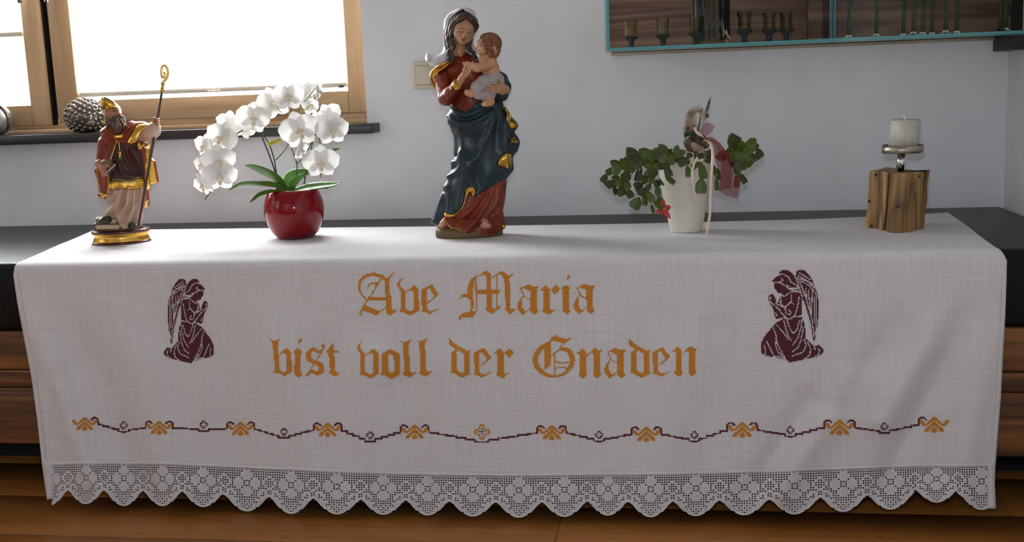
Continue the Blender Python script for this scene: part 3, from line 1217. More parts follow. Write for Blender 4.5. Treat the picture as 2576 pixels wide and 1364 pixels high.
g_G = [('s', [(385, 850, 34), (320, 885, 42), (264, 950, 46), (252, 1020, 50), (283, 1090, 46), (350, 1145, 36), (430, 1165, 22), (520, 1140, 26), (590, 1070, 42), (606, 1000, 48), (580, 932, 46), (530, 903, 30), (480, 912, 14), (405, 965, 8)]),
       ('p', [(398, 802), (445, 768), (490, 795), (550, 805), (607, 793), (530, 852), (470, 836), (398, 820)]), ('s', [(530, 850, 8), (485, 890, 8)]),
       ('p', [(342, 875), (397, 818), (397, 1062), (335, 1098), (323, 1092), (342, 1065)]), ('s', [(436, 935, 9), (438, 1155, 9)]),
       ('s', [(445, 1020, 7), (500, 1035, 7), (580, 1025, 7)]), ('s', [(445, 1088, 7), (490, 1075, 7), (560, 1085, 7)])]
g_n = [('p', [(643, 945), (705, 896), (736, 930), (736, 1125), (750, 1148), (712, 1188), (658, 1152), (680, 1130), (680, 950)]),
       ('p', [(745, 958), (825, 891), (850, 918), (887, 910), (866, 945), (866, 1115), (875, 1140), (897, 1133), (840, 1184), (807, 1152), (807, 955), (790, 938), (738, 978), (736, 968)])]
TX = lambda x, y: (640 + x / 3.789, 640 + y / 3.789)
OX = 2425.0
TEXT = [('A', g_A, 0, 0), ('v', g_v, 0, 0), ('e', g_e, 0, 0), ('M', g_M, 0, 0), ('a', g_a, OX, 0), ('r', g_r, OX, 0), ('i', g_i, OX, 0), ('a', g_a, OX + 537, -8),
        ('b', g_b, 0, 0), ('i', g_i, OX - 2565 + 8, 605), ('s', g_s, 0, 0), ('t', g_t, 0, 0), ('v', g_v, -383, 600), ('o', g_o, 0, 0), ('l', g_l, 0, 0), ('l', g_l, 155, -10),
        ('d', g_d, 0, 0), ('e', g_e, 502, 604), ('r', g_r, OX - 440, 605), ('G', g_G, OX, 0), ('n', g_n, OX, 0), ('a', g_a, OX + 830, 605), ('d', g_d, 1714, 0), ('e', g_e, 2205, 596), ('n', g_n, OX + 909, -19)]
for ch, sh, dx, dy in TEXT:
    stitch_obj('embroidered_letter', stitch_cells(mv(sh, dx, dy), 10.2), 10.2, TX, M_orange)

# ---- the two kneeling angels
g_angel = [('p', [(285, 182), (320, 150), (375, 148), (420, 175), (445, 220), (470, 270), (492, 320), (502, 380), (507, 420), (507, 570), (517, 600), (537, 660), (539, 780), (590, 830), (620, 852), (665, 845), (700, 875), (714, 902), (690, 930), (640, 960), (570, 970), (480, 990), (440, 1000), (380, 1006), (330, 980), (270, 960), (170, 945), (130, 920), (130, 820), (170, 750), (220, 690), (280, 630), (335, 603), (265, 600), (250, 560), (245, 520), (225, 480), (198, 430), (198, 390), (225, 366), (247, 380), (264, 420), (266, 455), (292, 442), (303, 395), (332, 362), (285, 360), (270, 335), (254, 320), (246, 265), (228, 250), (250, 225), (285, 200), (300, 195)]),
           ('p', [(453, 165), (475, 146), (527, 146), (577, 195), (607, 240), (627, 300), (647, 350), (662, 440), (662, 560), (647, 700), (627, 806), (613, 800), (607, 760), (590, 640), (560, 540), (530, 440), (508, 410), (470, 290), (450, 210)])]
_wl = [[(285, 190), (340, 186), (385, 215), (402, 252), (470, 300), (495, 335)], [(250, 262), (300, 262), (350, 290), (400, 330), (440, 340), (485, 352)], [(318, 222), (328, 240), (322, 256), (300, 255)],
       [(370, 290), (395, 300)], [(378, 318), (472, 318)], [(310, 382), (350, 390), (400, 350), (470, 340)], [(312, 382), (310, 450), (322, 475), (352, 490), (355, 545)], [(410, 375), (405, 440), (355, 492)], [(405, 442), (432, 465)],
       [(482, 400), (470, 480), (442, 570), (402, 602)], [(385, 520), (410, 540), (400, 560), (370, 555)], [(215, 398), (212, 440), (290, 510), (340, 570), (378, 600)], [(265, 458), (330, 490)], [(262, 545), (275, 570)],
       [(278, 606), (340, 590), (380, 606), (430, 580), (512, 575)], [(340, 620), (355, 680), (380, 760), (412, 808)], [(368, 612), (400, 700), (430, 738), (462, 700), (487, 612)], [(510, 600), (500, 680), (470, 780), (425, 842)],
       [(522, 680), (500, 800), (470, 870), (415, 910)], [(270, 655), (330, 720), (385, 795)], [(240, 680), (270, 760), (265, 850), (282, 910), (330, 950), (378, 1000)], [(262, 780), (300, 880), (350, 960)],
       [(180, 810), (215, 880), (245, 948)], [(160, 850), (172, 932)], [(528, 790), (550, 850), (520, 910), (415, 950)], [(560, 810), (590, 880), (580, 940), (530, 978)], [(625, 860), (630, 892)], [(655, 870), (672, 890), (665, 930), (620, 966)], [(245, 950), (300, 955), (370, 995)],
       [(452, 215), (475, 285), (512, 400)], [(485, 172), (590, 238)], [(475, 198), (605, 275)], [(482, 226), (560, 252), (632, 315)], [(500, 248), (580, 292), (642, 372)], [(470, 212), (545, 400), (600, 600), (622, 770)],
       [(545, 312), (552, 400)], [(575, 330), (575, 400), (590, 560)], [(605, 335), (597, 560)], [(640, 385), (637, 750)], [(510, 300), (530, 380)], [(625, 400), (622, 640)]]
g_angel += [('w', w_, 5.2) for w_ in _wl]
cells = stitch_cells(g_angel, 8.6)
stitch_obj('embroidered_angel', cells, 8.6, lambda x, y: (1880 + x / 3.701, 640 + y / 3.701), M_maroon, 'maroon kneeling angel facing left')
stitch_obj('embroidered_angel', cells, 8.6, lambda x, y: (537 - (x - 130) / 584 * 126, 702 + (y - 146) / 860 * 212), M_maroon, 'maroon kneeling angel facing right')

# ---- the border above the lace
crest = [('p', [(0, -72), (45, -37), (72, -8), (90, -12), (98, -38), (128, -42), (134, -20), (95, 18), (65, 17), (0, -40), (-65, 17), (-95, 18), (-134, -20), (-128, -42), (-98, -38), (-90, -12), (-72, -8), (-45, -37)]),
         ('p', [(0, -30), (82, 42), (88, 64), (55, 66), (0, 8), (-55, 66), (-88, 64), (-82, 42)]), ('p', [(0, 20), (36, 50), (18, 72), (-18, 72), (-36, 50)]),
         ('w', [(-72, 22), (0, -36), (72, 22)], 4.2), ('w', [(-44, 52), (0, 14), (44, 52)], 4.2)]
cc_ = stitch_cells(crest, 7.4)
CX = [(213, 1066), (400, 1076), (605, 1078), (824, 1081), (1043, 1086), (1388, 1088), (1626, 1092), (1867, 1081), (2112, 1075), (2350, 1068)]
DX = [(311, 1074), (512, 1072), (714, 1090), (931, 1099), (1212, 1087), (1507, 1098), (1747, 1098), (1988, 1086), (2225, 1077)]


def bsc(x):
    return (0.88 + 0.19 * x / 2576) / 3.747


for (x, y) in CX:
    k_ = bsc(x)
    stitch_obj('embroidered_crest', cc_, 7.4, lambda X, Y, x=x, y=y, k_=k_: (x + X * k_, y + Y * k_), M_orange)
line_cells = []
for n_, (x, y) in enumerate(DX):
    (xa, ya), (xb, yb) = CX[n_], CX[n_ + 1]
    sh = []
    sm_ = n_ == 4
    for (xc, yc, sg) in ((xa, ya, 1), (xb, yb, -1)):
        k_ = bsc(xc)
        hk = [(xc + sg * 72 * k_, yc - 42 * k_, 4.3), (xc + sg * 92 * k_, yc - 60 * k_, 4.3), (xc + sg * 118 * k_, yc - 62 * k_, 4.3), (xc + sg * 138 * k_, yc - 46 * k_, 4.3), (xc + sg * 141 * k_, yc + 1, 4.3)]
        sh += [('s', [hk[i], hk[i + 1]]) for i in range(4)]
        x0, y0 = xc + sg * 141 * k_, yc + 1
        wd = 18 if sm_ else 13
        x1, y1 = x - sg * wd, y + (21 if sm_ else 8)
        st = 5 if sm_ else 4
        for i in range(st):
            u0, u1 = i / st, (i + 1) / st
            yy = y0 + (y1 - y0) * (i + 0.5) / st
            yn = y0 + (y1 - y0) * (i + 1.5) / st if i < st - 1 else y1 + 4
            sh.append(('s', [(x0 + (x1 - x0) * u0, yy - 0.6, 4.3), (x0 + (x1 - x0) * u1, yy + 0.6, 4.3)]))
            sh.append(('s', [(x0 + (x1 - x0) * u1, yy, 4.3), (x0 + (x1 - x0) * u1, yn, 4.3)]))
        sh.append(('s', [(x1, y1 + 4, 4.3), (x, y1 + 4.5, 4.3)]))
    stitch_obj('embroidered_line', stitch_cells(sh, 2.4), 2.4, lambda X, Y: (X, Y), M_maroon)
    if sm_:
        a, b = 4.6, 17
        cr = [('s', [(x - b, y - 4, 4), (x - b, y + 4, 4), (x - 7, y + 7, 4), (x - 4, y + b, 4), (x + 4, y + b, 4), (x + 7, y + 7, 4), (x + b, y + 4, 4), (x + b, y - 4, 4), (x + 7, y - 7, 4), (x + 4, y - b, 4), (x - 4, y - b, 4), (x - 7, y - 7, 4), (x - b, y - 4, 4)])]
        stitch_obj('embroidered_cross', stitch_cells(cr, 2.2), 2.2, lambda X, Y: (X, Y), M_orange)
        stitch_obj('embroidered_cross', stitch_cells([('s', [(x - 9, y, 1), (x + 9, y, 1)]), ('s', [(x, y - 9, 1), (x, y + 9, 1)])], 1.8), 1.8, lambda X, Y: (X, Y), M_maroon)
    else:
        c3, c8 = 3.2, 8.2
        y = y - 3.5
        pl = [(x - c3, y - c8), (x + c3, y - c8), (x + c3, y - c3), (x + c8, y - c3), (x + c8, y + c3), (x + c3, y + c3), (x + c3, y + c8), (x - c3, y + c8), (x - c3, y + c3), (x - c8, y + c3), (x - c8, y - c3), (x - c3, y - c3)]
        stitch_obj('embroidered_cross', stitch_cells([('s', [pl[i] + (2.6,), pl[(i + 1) % 12] + (2.6,)]) for i in range(12)], 1.5), 1.5, lambda X, Y: (X, Y), M_maroon)

# ---- crocheted lace: filet mesh, open cells are real holes
LP = ["........#.#........", "........###........", ".......#####.......", "#......#####......#", ".#...##.###.##...#.", "..#.####...####.#..",
      "..#.####.#.####.#..", ".#..####...####..#.", "#....##.###.##....#", ".###...#####...###.", ".#.##..#####..##.#.", "##..#...###...#..##",
      " ###...........### ", "  ####.......####  ", "   ##..o.o.o..##   ", "    ###.o.o.###    ", "      #o.o.o#      ", "       #o.o#       "]
VAL = [76, 171, 263, 360, 458, 564, 678, 787, 907, 1021, 1131, 1248, 1363, 1477, 1582, 1692, 1810, 1936, 2063, 2181, 2300, 2412, 2526]
TIP = [0, 100, 98, 103, 102, 100, 106, 107, 103, 100, 99, 100, 102, 101, 99, 104, 103, 104, 106, 104, 103, 88, 106]
lv, lf = [], []


def lquad(pts):
    n = len(lv)
    lv.extend(pts)
    lf.append((n, n + 1, n + 2, n + 3))


for i in range(len(VAL) - 1):
    xa, xb = VAL[i], VAL[i + 1]
    for r, row in enumerate(LP):
        for c, ch in enumerate(row):
            if ch == ' ':
                continue
            x0, x1 = xa + (xb - xa) * c / 19, xa + (xb - xa) * (c + 1) / 19
            xm = (x0 + x1) / 2
            if xm < 131 or xm > 2488:
                continue
            rh = TIP[i + 1] / 18.0 if i + 1 < len(TIP) else 5.6
            yb_ = ie(HEM, xm) + 5
            y0, y1 = yb_ + r * rh, yb_ + (r + 1) * rh
            if ch == '#':
                lquad([(x0, y0), (x1, y0), (x1, y1), (x0, y1)])
            else:
                e = 0.185 if ch == '.' else 0.30
                dx, dy = (x1 - x0) * e, (y1 - y0) * e
                lquad([(x0, y0), (x1, y0), (x1 - dx, y0 + dy), (x0 + dx, y0 + dy)])
                lquad([(x1, y0), (x1, y1), (x1 - dx, y1 - dy), (x1 - dx, y0 + dy)])
                lquad([(x1, y1), (x0, y1), (x0 + dx, y1 - dy), (x1 - dx, y1 - dy)])
                lquad([(x0, y1), (x0, y0), (x0 + dx, y0 + dy), (x0 + dx, y1 - dy)])
LVp, inv_ = np.unique(np.round(np.array(lv), 2), axis=0, return_inverse=True)
lf = inv_.ravel()[np.array(lf)]
lace_o = add('lace_edging', cloth_pts(LVp[:, 0], LVp[:, 1], 0.0004), lf, M_lace, cloth, smooth=False)
solidify(lace_o, 0.0010, 0.0)
# corded scallops along the lace's lower edge
EX = [(0.0, 11.6), (0.06, 12.3), (0.12, 13.3), (0.155, 14.3), (0.20, 15.2), (0.25, 16.2), (0.30, 16.3), (0.33, 17.2), (0.37, 17.6), (0.42, 18.1), (0.5, 18.3), (0.58, 18.1), (0.63, 17.6), (0.67, 17.2), (0.70, 16.3), (0.75, 16.2), (0.80, 15.2), (0.845, 14.3), (0.88, 13.3), (0.94, 12.3), (1.0, 11.6)]
pe = []
for i in range(len(VAL) - 1):
    rh = TIP[i + 1] / 18.0
    for u_, r_ in EX[:-1]:
        x = VAL[i] + (VAL[i + 1] - VAL[i]) * u_
        if 131 < x < 2490:
            pe.append((x, ie(HEM, x) + 5 + r_ * rh))
pe = smooth_path(pe, len(pe) * 3)
W_ = cloth_pts(pe[:, 0], pe[:, 1], 0.0004)
V_, F_ = tube_geo(W_, 0.0021, 6)
add('lace_cord', V_, F_, M_lace, cloth)
# ================================================================== candle holder and candle
CH = lambda x, y: (2120 + x / 3.7875, 260 + y / 3.7875)
frc = Frame(*CH(545, 1243), ZC)
LEAN = 0.062


def lean(P):
    P = np.asarray(P, float)
    return P + np.multiply.outer((P[..., 2] - ZC) * LEAN, frc.R)


M_block = wood_mat('split_teak', '#5a3e1e', '#9a7442', '#c2a06c', axis=2, scale=2.4, rough=0.6, knots=True, bump=0.7, contrast=0.5, rings=8)
M_silver = mat('hammered_silver', '#a49c8b', rough=0.32, metal=1.0, bump=0.3, bscale=300)
M_chrome = mat('chrome', '#d8d8d8', rough=0.08, metal=1.0)
M_wax = mat('silver_wax', '#b9b6ac', rough=0.36, metal=0.12, bump=0.7, bscale=700, noise=0.08, nscale=160, stretch=(1, 1, 0.25))
M_wick = mat('wick', '#f2efe8', rough=0.8)
M_nail = mat('nail', '#4d4a48', rough=0.3, metal=1.0)
front = [(213, 1192), (262, 1196), (325, 1199), (338, 1203), (352, 1211), (375, 1217), (392, 1217), (402, 1214), (418, 1219), (438, 1234), (470, 1242), (548, 1243), (590, 1238), (617, 1228), (640, 1229), (700, 1214), (740, 1206), (775, 1195)]
FP = [at(*CH(x, y), z=ZC) for x, y in front]
ztop = ZC + frc.loc(*CH(558, 672))[1]
# the block's back, from the far outline of its top, brought down to the cloth
back = [(800, 648), (650, 634), (520, 619), (415, 608), (335, 631)]
BP = []
for x, y in back:
    q = at(*CH(x, y), z=ztop)
    q = q - frc.R * (ztop - ZC) * LEAN
    q[2] = ZC
    BP.append(q)
ring = np.array(FP + BP)
nz = 22
V = []
for i, z in enumerate(np.linspace(ZC, ztop, nz)):
    q = ring.copy()
    q[:, 2] = z
    cen = q.mean(0)
    w_ = 1 + 0.012 * math.sin(5 * i / nz * 3.1) + 0.01 * np.sin(np.arange(len(q)) * 1.7 + i * 0.45)
    q[:, :2] = cen[:2] + (q[:, :2] - cen[:2]) * np.atleast_1d(w_)[:, None]
    V.append(lean(q))
n = len(ring)
V = np.concatenate(V)
F = [tuple(f) for f in grid_faces(n, nz, wrap=True)] + [tuple(range(n - 1, -1, -1)), tuple((nz - 1) * n + j for j in range(n))]
holder = thing('candle_holder', ring.mean(0), 'rough split-wood block candle holder with a round silver dish', 'candle holder')
bo = add('wood_block', V, F, M_block, holder, smooth=False)
bevel(bo, 0.0012, 2, 0.35)
bb_ = bvh_of(V, F)
for (x, y) in ((313, 682), (252, 932), (268, 1168), (526, 985), (728, 695)):
    h_ = hit(bb_, *CH(x, y))
    if h_ is not None:
        Vn, Fn = blob_geo([(h_, (0.0032, 0.0032, 0.0032), None)], 0.0007, 0.001)
        add('nail_head', Vn, Fn, M_nail, holder)
# rod, dish and candle share one axis
rod0 = frc.p(*CH(545, 640), -0.03)
cx0 = at(*CH(545, 640), z=ztop + 0.0)
cx0 = frc.O + (cx0 - frc.O)
frr = Frame(*CH(545, 648), ztop)
mm = frr.m
PX = mm / 3.7875
zd = ztop + frr.loc(*CH(553, 470))[1]
base = frr.O - np.array([0, 0, 0])


def lathe_lean(name, prof, z0, mtl, par, seg=48, dx=0.0, capt=True):
    V, F = lathe_geo(prof, seg, capt=capt)
    V = V + base + frr.R * dx
    V[:, 2] += z0 - base[2]
    return add(name, V + np.multiply.outer((V[:, 2] - ztop) * LEAN, frr.R), F, mtl, par)


lathe_lean('metal_rod', [(37 * PX, 0), (37 * PX, zd - ztop + 0.004)], ztop - 0.003, M_chrome, holder, 24)
r_ = 190 * PX
hd = 74 * PX
lathe_lean('dish', [(r_ * 0.2, 0.0), (r_ * 0.96, 0.0), (r_, 0.0015), (r_, hd), (r_ - 0.0022, hd), (r_ - 0.0022, 0.004), (0.001, 0.004)], zd, M_silver, holder, 64, 5 * PX)
candle = thing('candle', base + np.array([0, 0, zd + 0.004 - base[2]]), 'short thick silver-grey candle standing in the silver dish', 'candle')
rc, hc = 136 * PX, 292 * PX
lathe_lean('candle_body', [(rc - 0.001, 0), (rc, 0.001), (rc, hc - 0.0015), (rc - 0.0015, hc), (rc * 0.8, hc - 0.0012), (0.002, hc - 0.002)], zd + 0.0042, M_wax, candle, 64, 10 * PX)
wk = base + frr.R * (10 * PX + (zd + hc - ztop) * LEAN)
wk[2] = zd + hc + 0.001
tube('wick', [wk, wk + np.array([-0.0005, 0, 0.005]), wk + np.array([-0.002, 0, 0.009]), wk + np.array([-0.006, 0, 0.0125])], 0.0012, M_wick, candle, seg=6, n=10)

# ================================================================== orchid
OR = lambda x, y: (460 + x / 2.965, 180 + y / 2.965)
fro = Frame(*OR(845, 1240), ZC)
mo = fro.m
M_red = mat('red_glaze', '#7a0613', rough=0.09, spec=0.4)
M_moss = mat('bark_mulch', '#6b5c45', rough=0.95, bump=1.0, bscale=120, noise=0.5, nscale=90)
M_oleaf = mat('orchid_leaf', '#456f1f', rough=0.32, noise=0.2, nscale=14, spec=0.35)
M_ostem = mat('orchid_stem', '#24421c', rough=0.45, noise=0.2, nscale=40)
M_stake = mat('stake', '#15201a', rough=0.5)
M_petal = thin_mat('orchid_petal', '#e6e4e0', transl=0.27, rough=0.55)
M_lip = mat('orchid_lip', '#e9e2d4', rough=0.5, col2='#d6c28c', nscale=9)
M_bud = mat('orchid_pedicel', '#7f9a4a', rough=0.5)
orchid = thing('orchid', fro.O, 'white moth orchid in a glossy dark red round pot', 'potted plant')
prof = [(36, 0), (46, 3), (58, 16), (67, 34), (73, 56), (75, 72), (74, 86), (70, 102), (64, 116), (60, 122), (58, 122.5), (57, 119), (62, 108), (64, 96)]
lathe('pot', fro.O, [(r * mo, z * mo) for r, z in prof], M_red, orchid, seg=72, capt=False)
lathe('bark_mulch', fro.O, [(0.001, 104 * mo), (40 * mo, 106 * mo), (62.5 * mo, 103 * mo), (62 * mo, 96 * mo)], M_moss, orchid, seg=40, capb=False, capt=False)


def strip_leaf(name, path, halfw, material, parent, fr, conv, depth=0.6, vee=0.15, n=28, m=7, thick=0.0012):
    """leaf along a traced midline (x, y, w in m); halfw in tracing px at mid; width partly turned in depth"""
    P = np.array([fr.p(*conv(x, y), w) for x, y, w in path])
    P = smooth_path(P, n)
    T = np.gradient(P, axis=0)
    T /= np.linalg.norm(T, axis=1)[:, None]
    sc = np.linalg.norm(fr.p(*conv(100, 0)) - fr.p(*conv(0, 0))) / 100.0
    V = []
    t = np.linspace(-1, 1, m)
    for i in range(n):
        u = i / (n - 1)
        hw = halfw * sc * (math.sin(math.pi * min(1, u * 0.93 + 0.07) ** 0.8) ** 0.7 * 0.95 + 0.05 * (1 - u))
        up = np.cross(T[i], fr.W)
        up /= np.linalg.norm(up) + 1e-9
        cr = up * math.cos(depth) + fr.W * math.sin(depth)
        nn = np.cross(cr, T[i])
        nn /= np.linalg.norm(nn)
        if nn[2] < 0:
            nn = -nn
        for s in t:
            V.append(P[i] + cr * s * hw / max(0.35, math.cos(depth)) + nn * vee * hw * abs(s))
    o = add(name, V, grid_faces(m, n), material, parent)
    solidify(o, thick)
    return o


for path, hw, dp, vee in [([(775, 890, 0), (700, 800, .015), (600, 745, .03), (520, 715, .035), (462, 700, .04)], 33, 1.0, .12),
                          ([(760, 895, .01), (680, 850, .03), (560, 845, .045), (440, 842, .05), (342, 885, .055)], 24, 1.0, .35),
                          ([(740, 900, .02), (660, 895, .045), (580, 915, .06), (530, 950, .065), (498, 978, .07)], 16, .9, .2),
                          ([(790, 890, 0), (785, 820, -.01), (820, 775, -.02), (900, 752, -.03), (980, 745, -.04)], 45, .7, .1),
                          ([(820, 895, .0), (930, 868, .02), (1020, 855, .03), (1110, 845, .03), (1190, 828, .03)], 26, 1.0, .3),
                          ([(800, 900, .01), (815, 850, .02), (860, 800, .02), (930, 760, .0)], 30, .6, .2),
                          ([(960, 870, 0), (1020, 862, .02), (1085, 870, .04)], 14, .9, .2),
                          ([(1085, 606, -.03), (1120, 588, -.03), (1174, 573, -.03)], 13, .5, .2)]:
    strip_leaf('leaf', path, hw, M_oleaf, orchid, fro, OR, dp, vee)


def opath(pts, w0=0.0, w1=0.03):
    n = len(pts)
    return [fro.p(*OR(x, y), w0 + (w1 - w0) * i / max(1, n - 1)) for i, (x, y) in enumerate(pts)]


for pts, r, w0, w1 in [([(735, 905), (700, 770), (683, 665), (645, 545), (595, 475), (545, 438), (490, 425), (425, 450), (370, 500), (335, 570), (300, 660), (265, 760), (235, 850), (165, 955)], 1.7, .0, .035),
                       ([(690, 662), (755, 590), (797, 515), (805, 440), (800, 340), (815, 258)], 1.35, .005, .02),
                       ([(825, 900), (848, 760), (850, 690), (818, 590), (800, 515)], 1.6, .01, .012),
                       ([(850, 688), (885, 650), (925, 600), (960, 520), (990, 440), (1018, 500), (1025, 600), (1030, 790)], 1.4, .012, .02),
                       ([(800, 515), (820, 400), (860, 320), (868, 260), (930, 200), (987, 125)], 1.3, .012, .02)]:
    tube('stem', opath(pts, w0, w1), [r * mo * (1 - .25 * i / len(pts)) for i in range(len(pts))], M_ostem, orchid, seg=8, n=60)
for pts in ([(733, 915), (672, 700), (558, 405)], [(893, 912), (922, 730), (968, 520), (988, 438)]):
    tube('support_stake', opath(pts, .004, .006), 1.75 * mo, M_stake, orchid, seg=8, n=20)


def petal_geo(cx, cy, ang, L, hw, z0, cup, n=12, m=9, sharp=0.85):
    """ovate petal from the flower's heart, in the flower's own plane"""
    V = []
    for i in range(n):
        u = i / (n - 1)
        w = hw * (1 - abs(2 * (0.05 + 0.93 * u ** sharp) - 1) ** 2.4) ** 0.5
        for j in range(m):
            s = 2 * j / (m - 1) - 1
            x, y = w * s, L * u * (1 - 0.07 * s * s)
            z = z0 + cup * u * u - 0.10 * L * (s * s) * u + 0.008 * math.sin(9 * s + 5 * u)
            V.append((cx + x * math.cos(ang) - y * math.sin(ang), cy + x * math.sin(ang) + y * math.cos(ang), z))
    return np.array(V), grid_faces(m, n)


def unit_mesh(name, V, F, m):
    me = make_mesh(name, V, F)
    me.materials.append(m)
    return me


PR_ = unit_mesh('petal_r', *petal_geo(0.02, 0.0, -1.25, 0.54, 0.31, 0.0, 0.05, sharp=0.8), M_petal)
PL_ = unit_mesh('petal_l', *petal_geo(-0.02, 0.0, 1.25, 0.54, 0.31, 0.0, 0.05, sharp=0.8), M_petal)
SD_ = unit_mesh('sepal_d', *petal_geo(0, 0.02, 0.0, 0.50, 0.205, -0.035, -0.03), M_petal)
SA_ = unit_mesh('sepal_a', *petal_geo(0.01, 0.0, -2.45, 0.48, 0.20, -0.035, -0.03), M_petal)
SB_ = unit_mesh('sepal_b', *petal_geo(-0.01, 0.0, 2.45, 0.48, 0.20, -0.035, -0.03), M_petal)
LIP_ = unit_mesh('lip', *blob_geo([((0, 0.02, 0.02), .045, (0, 0.03, 0.09), .03), ((0, -.02, .03), .035, (0, -.15, .11), .045), ((0, -.04, .04), .02, (-.085, -.02, .10), .04), ((0, -.04, .04), .02, (.085, -.02, .10), .04), ((0, -.15, .11), .03, (-.05, -.22, .14), .012), ((0, -.15, .11), .03, (.05, -.22, .14), .012)], 0.012, 0.03), M_lip)
FL = [(525, 350, 240, 15, -5, -8, .035), (462, 425, 170, 160, 10, 20, .008), (290, 495, 235, -20, -5, -22, .045), (160, 560, 190, -45, 0, -10, .022),
      (268, 668, 235, 0, 5, 4, .058), (274, 785, 245, 5, 10, 0, .064), (150, 850, 190, -50, 25, 20, .045), (140, 700, 160, -50, 0, 0, .03), (345, 390, 190, -150, 10, 10, .015),
      (785, 185, 225, 0, -12, 0, .042), (680, 235, 250, 8, -12, 18, .018), (610, 250, 160, -30, 0, 30, .0),
      (868, 440, 280, 8, 0, 14, .052), (885, 590, 165, 62, 15, 0, .058), (970, 390, 200, -20, -30, 0, .012),
      (1112, 440, 240, 8, 5, 4, .042), (1095, 330, 190, 165, 0, -30, .008), (1030, 680, 260, 0, 8, 0, .052),
      (1015, 150, 150, 70, 0, 20, .026), (950, 255, 160, 40, -25, 0, .012), (912, 160, 180, -30, -20, 0, .0)]
for (x, y, dm, ya, pi, ro, w) in FL:
    B0 = Matrix(((fro.R[0], fro.U[0], fro.W[0]), (fro.R[1], fro.U[1], fro.W[1]), (fro.R[2], fro.U[2], fro.W[2])))
    Rm = B0 @ Matrix.Rotation(math.radians(ya), 3, 'Y') @ Matrix.Rotation(math.radians(pi), 3, 'X') @ Matrix.Rotation(math.radians(ro), 3, 'Z')
    c_ = fro.p(*OR(x, y), w)
    s_ = dm / 2.965 * mo * 0.98
    M4 = Matrix.Translation(Vector(c_)) @ Rm.to_4x4() @ Matrix.Scale(s_, 4)
    fl = bpy.data.objects.new('flower', LIP_)
    COL.objects.link(fl)
    fl.parent = orchid
    fl.matrix_parent_inverse = Matrix.Translation(-orchid.location)
    fl.matrix_basis = M4
    for nm, me in (('petal', PR_), ('petal', PL_), ('sepal', SD_), ('sepal', SA_), ('sepal', SB_)):
        o = bpy.data.objects.new(nm, me)
        COL.objects.link(o)
        o.parent = fl
for pts in ([(385, 468), (330, 470), (295, 500)], [(562, 455), (545, 420), (520, 370)], [(240, 845), (215, 870), (180, 850)], [(740, 310), (715, 285), (690, 250)], [(870, 310), (905, 290), (940, 260)], [(975, 490), (1010, 490), (985, 505)], [(940, 580), (965, 592), (985, 590)], [(930, 200), (960, 190), (1000, 160)]):
    tube('pedicel', opath(pts, .02, .03), 1.1 * mo, M_bud, orchid, seg=6, n=10)
# yellow plant tag
M_tag = mat('tag_yellow', '#b5a80f', rough=0.5)
M_ink = mat('tag_ink', '#3a3a10', rough=0.6)
tg = [fro.p(*OR(x, y), .022) for x, y in ((632, 530), (722, 496), (732, 522), (655, 556), (634, 548))]
o = add('plant_tag', tg, [(0, 1, 2, 3, 4)], M_tag, orchid, smooth=False)
solidify(o, 0.0008)


def text_mesh(name, body, size, material, parent, M4, ext=0.0001):
    cv = bpy.data.curves.new(name, 'FONT')
    cv.body = body
    cv.size = size
    cv.extrude = ext
    cv.align_x = 'CENTER'
    cv.align_y = 'CENTER'
    to = bpy.data.objects.new(name, cv)
    COL.objects.link(to)
    dg = bpy.context.evaluated_depsgraph_get()
    me = bpy.data.meshes.new_from_object(to.evaluated_get(dg))
    bpy.data.objects.remove(to)
    me.materials.clear()
    me.materials.append(material)
    me.transform(M4)
    o = bpy.data.objects.new(name, me)
    COL.objects.link(o)
    return adopt(o, parent)


B4 = Matrix(((fro.R[0], fro.U[0], fro.W[0], 0), (fro.R[1], fro.U[1], fro.W[1], 0), (fro.R[2], fro.U[2], fro.W[2], 0), (0, 0, 0, 1)))
text_mesh('tag_print', 'OPTI-FLOR', 0.0052, M_ink, orchid, Matrix.Translation(Vector(fro.p(*OR(686, 524), .0228))) @ B4 @ Matrix.Rotation(math.radians(20), 4, 'Z'))

# ================================================================== leaf cactus in the white pot
CA = lambda x, y: (1480 + x / 3.41, 220 + y / 3.41)
frk = Frame(*CA(838, 1234), ZC)
mk = frk.m
M_wpot = mat('cream_ceramic', '#d9d4c4', rough=0.35, spec=0.5)
M_soil = mat('potting_soil', '#1d130c', rough=0.95, bump=1.0, bscale=150)
M_cleaf = mat('cactus_leaf', '#35420f', rough=0.35, col2='#55681c', nscale=22, spec=0.35)
M_cleafb = mat('cactus_leaf_reddish', '#3a2a16', rough=0.38, col2='#3c4a18', nscale=25, spec=0.35)
M_cflow = thin_mat('cactus_flower', '#b8262a', transl=0.3, col2='#d05a52', nscale=60)
cactus = thing('leaf_cactus', frk.O, 'leaf cactus with drooping toothed segments in a tall cream pot', 'potted plant')
prof = [(36, 0), (39, 1.5), (40, 4), (60, 112), (61.5, 114), (62.5, 117), (64.5, 166), (65.5, 178), (64, 179), (62.5, 176), (60, 160)]
lathe('pot', frk.O, [(r * mk, z * mk) for r, z in prof], M_wpot, cactus, seg=64, capt=False)
lathe('soil', frk.O, [(0.001, 164 * mk), (61 * mk, 162 * mk)], M_soil, cactus, seg=32, capb=False, capt=False)
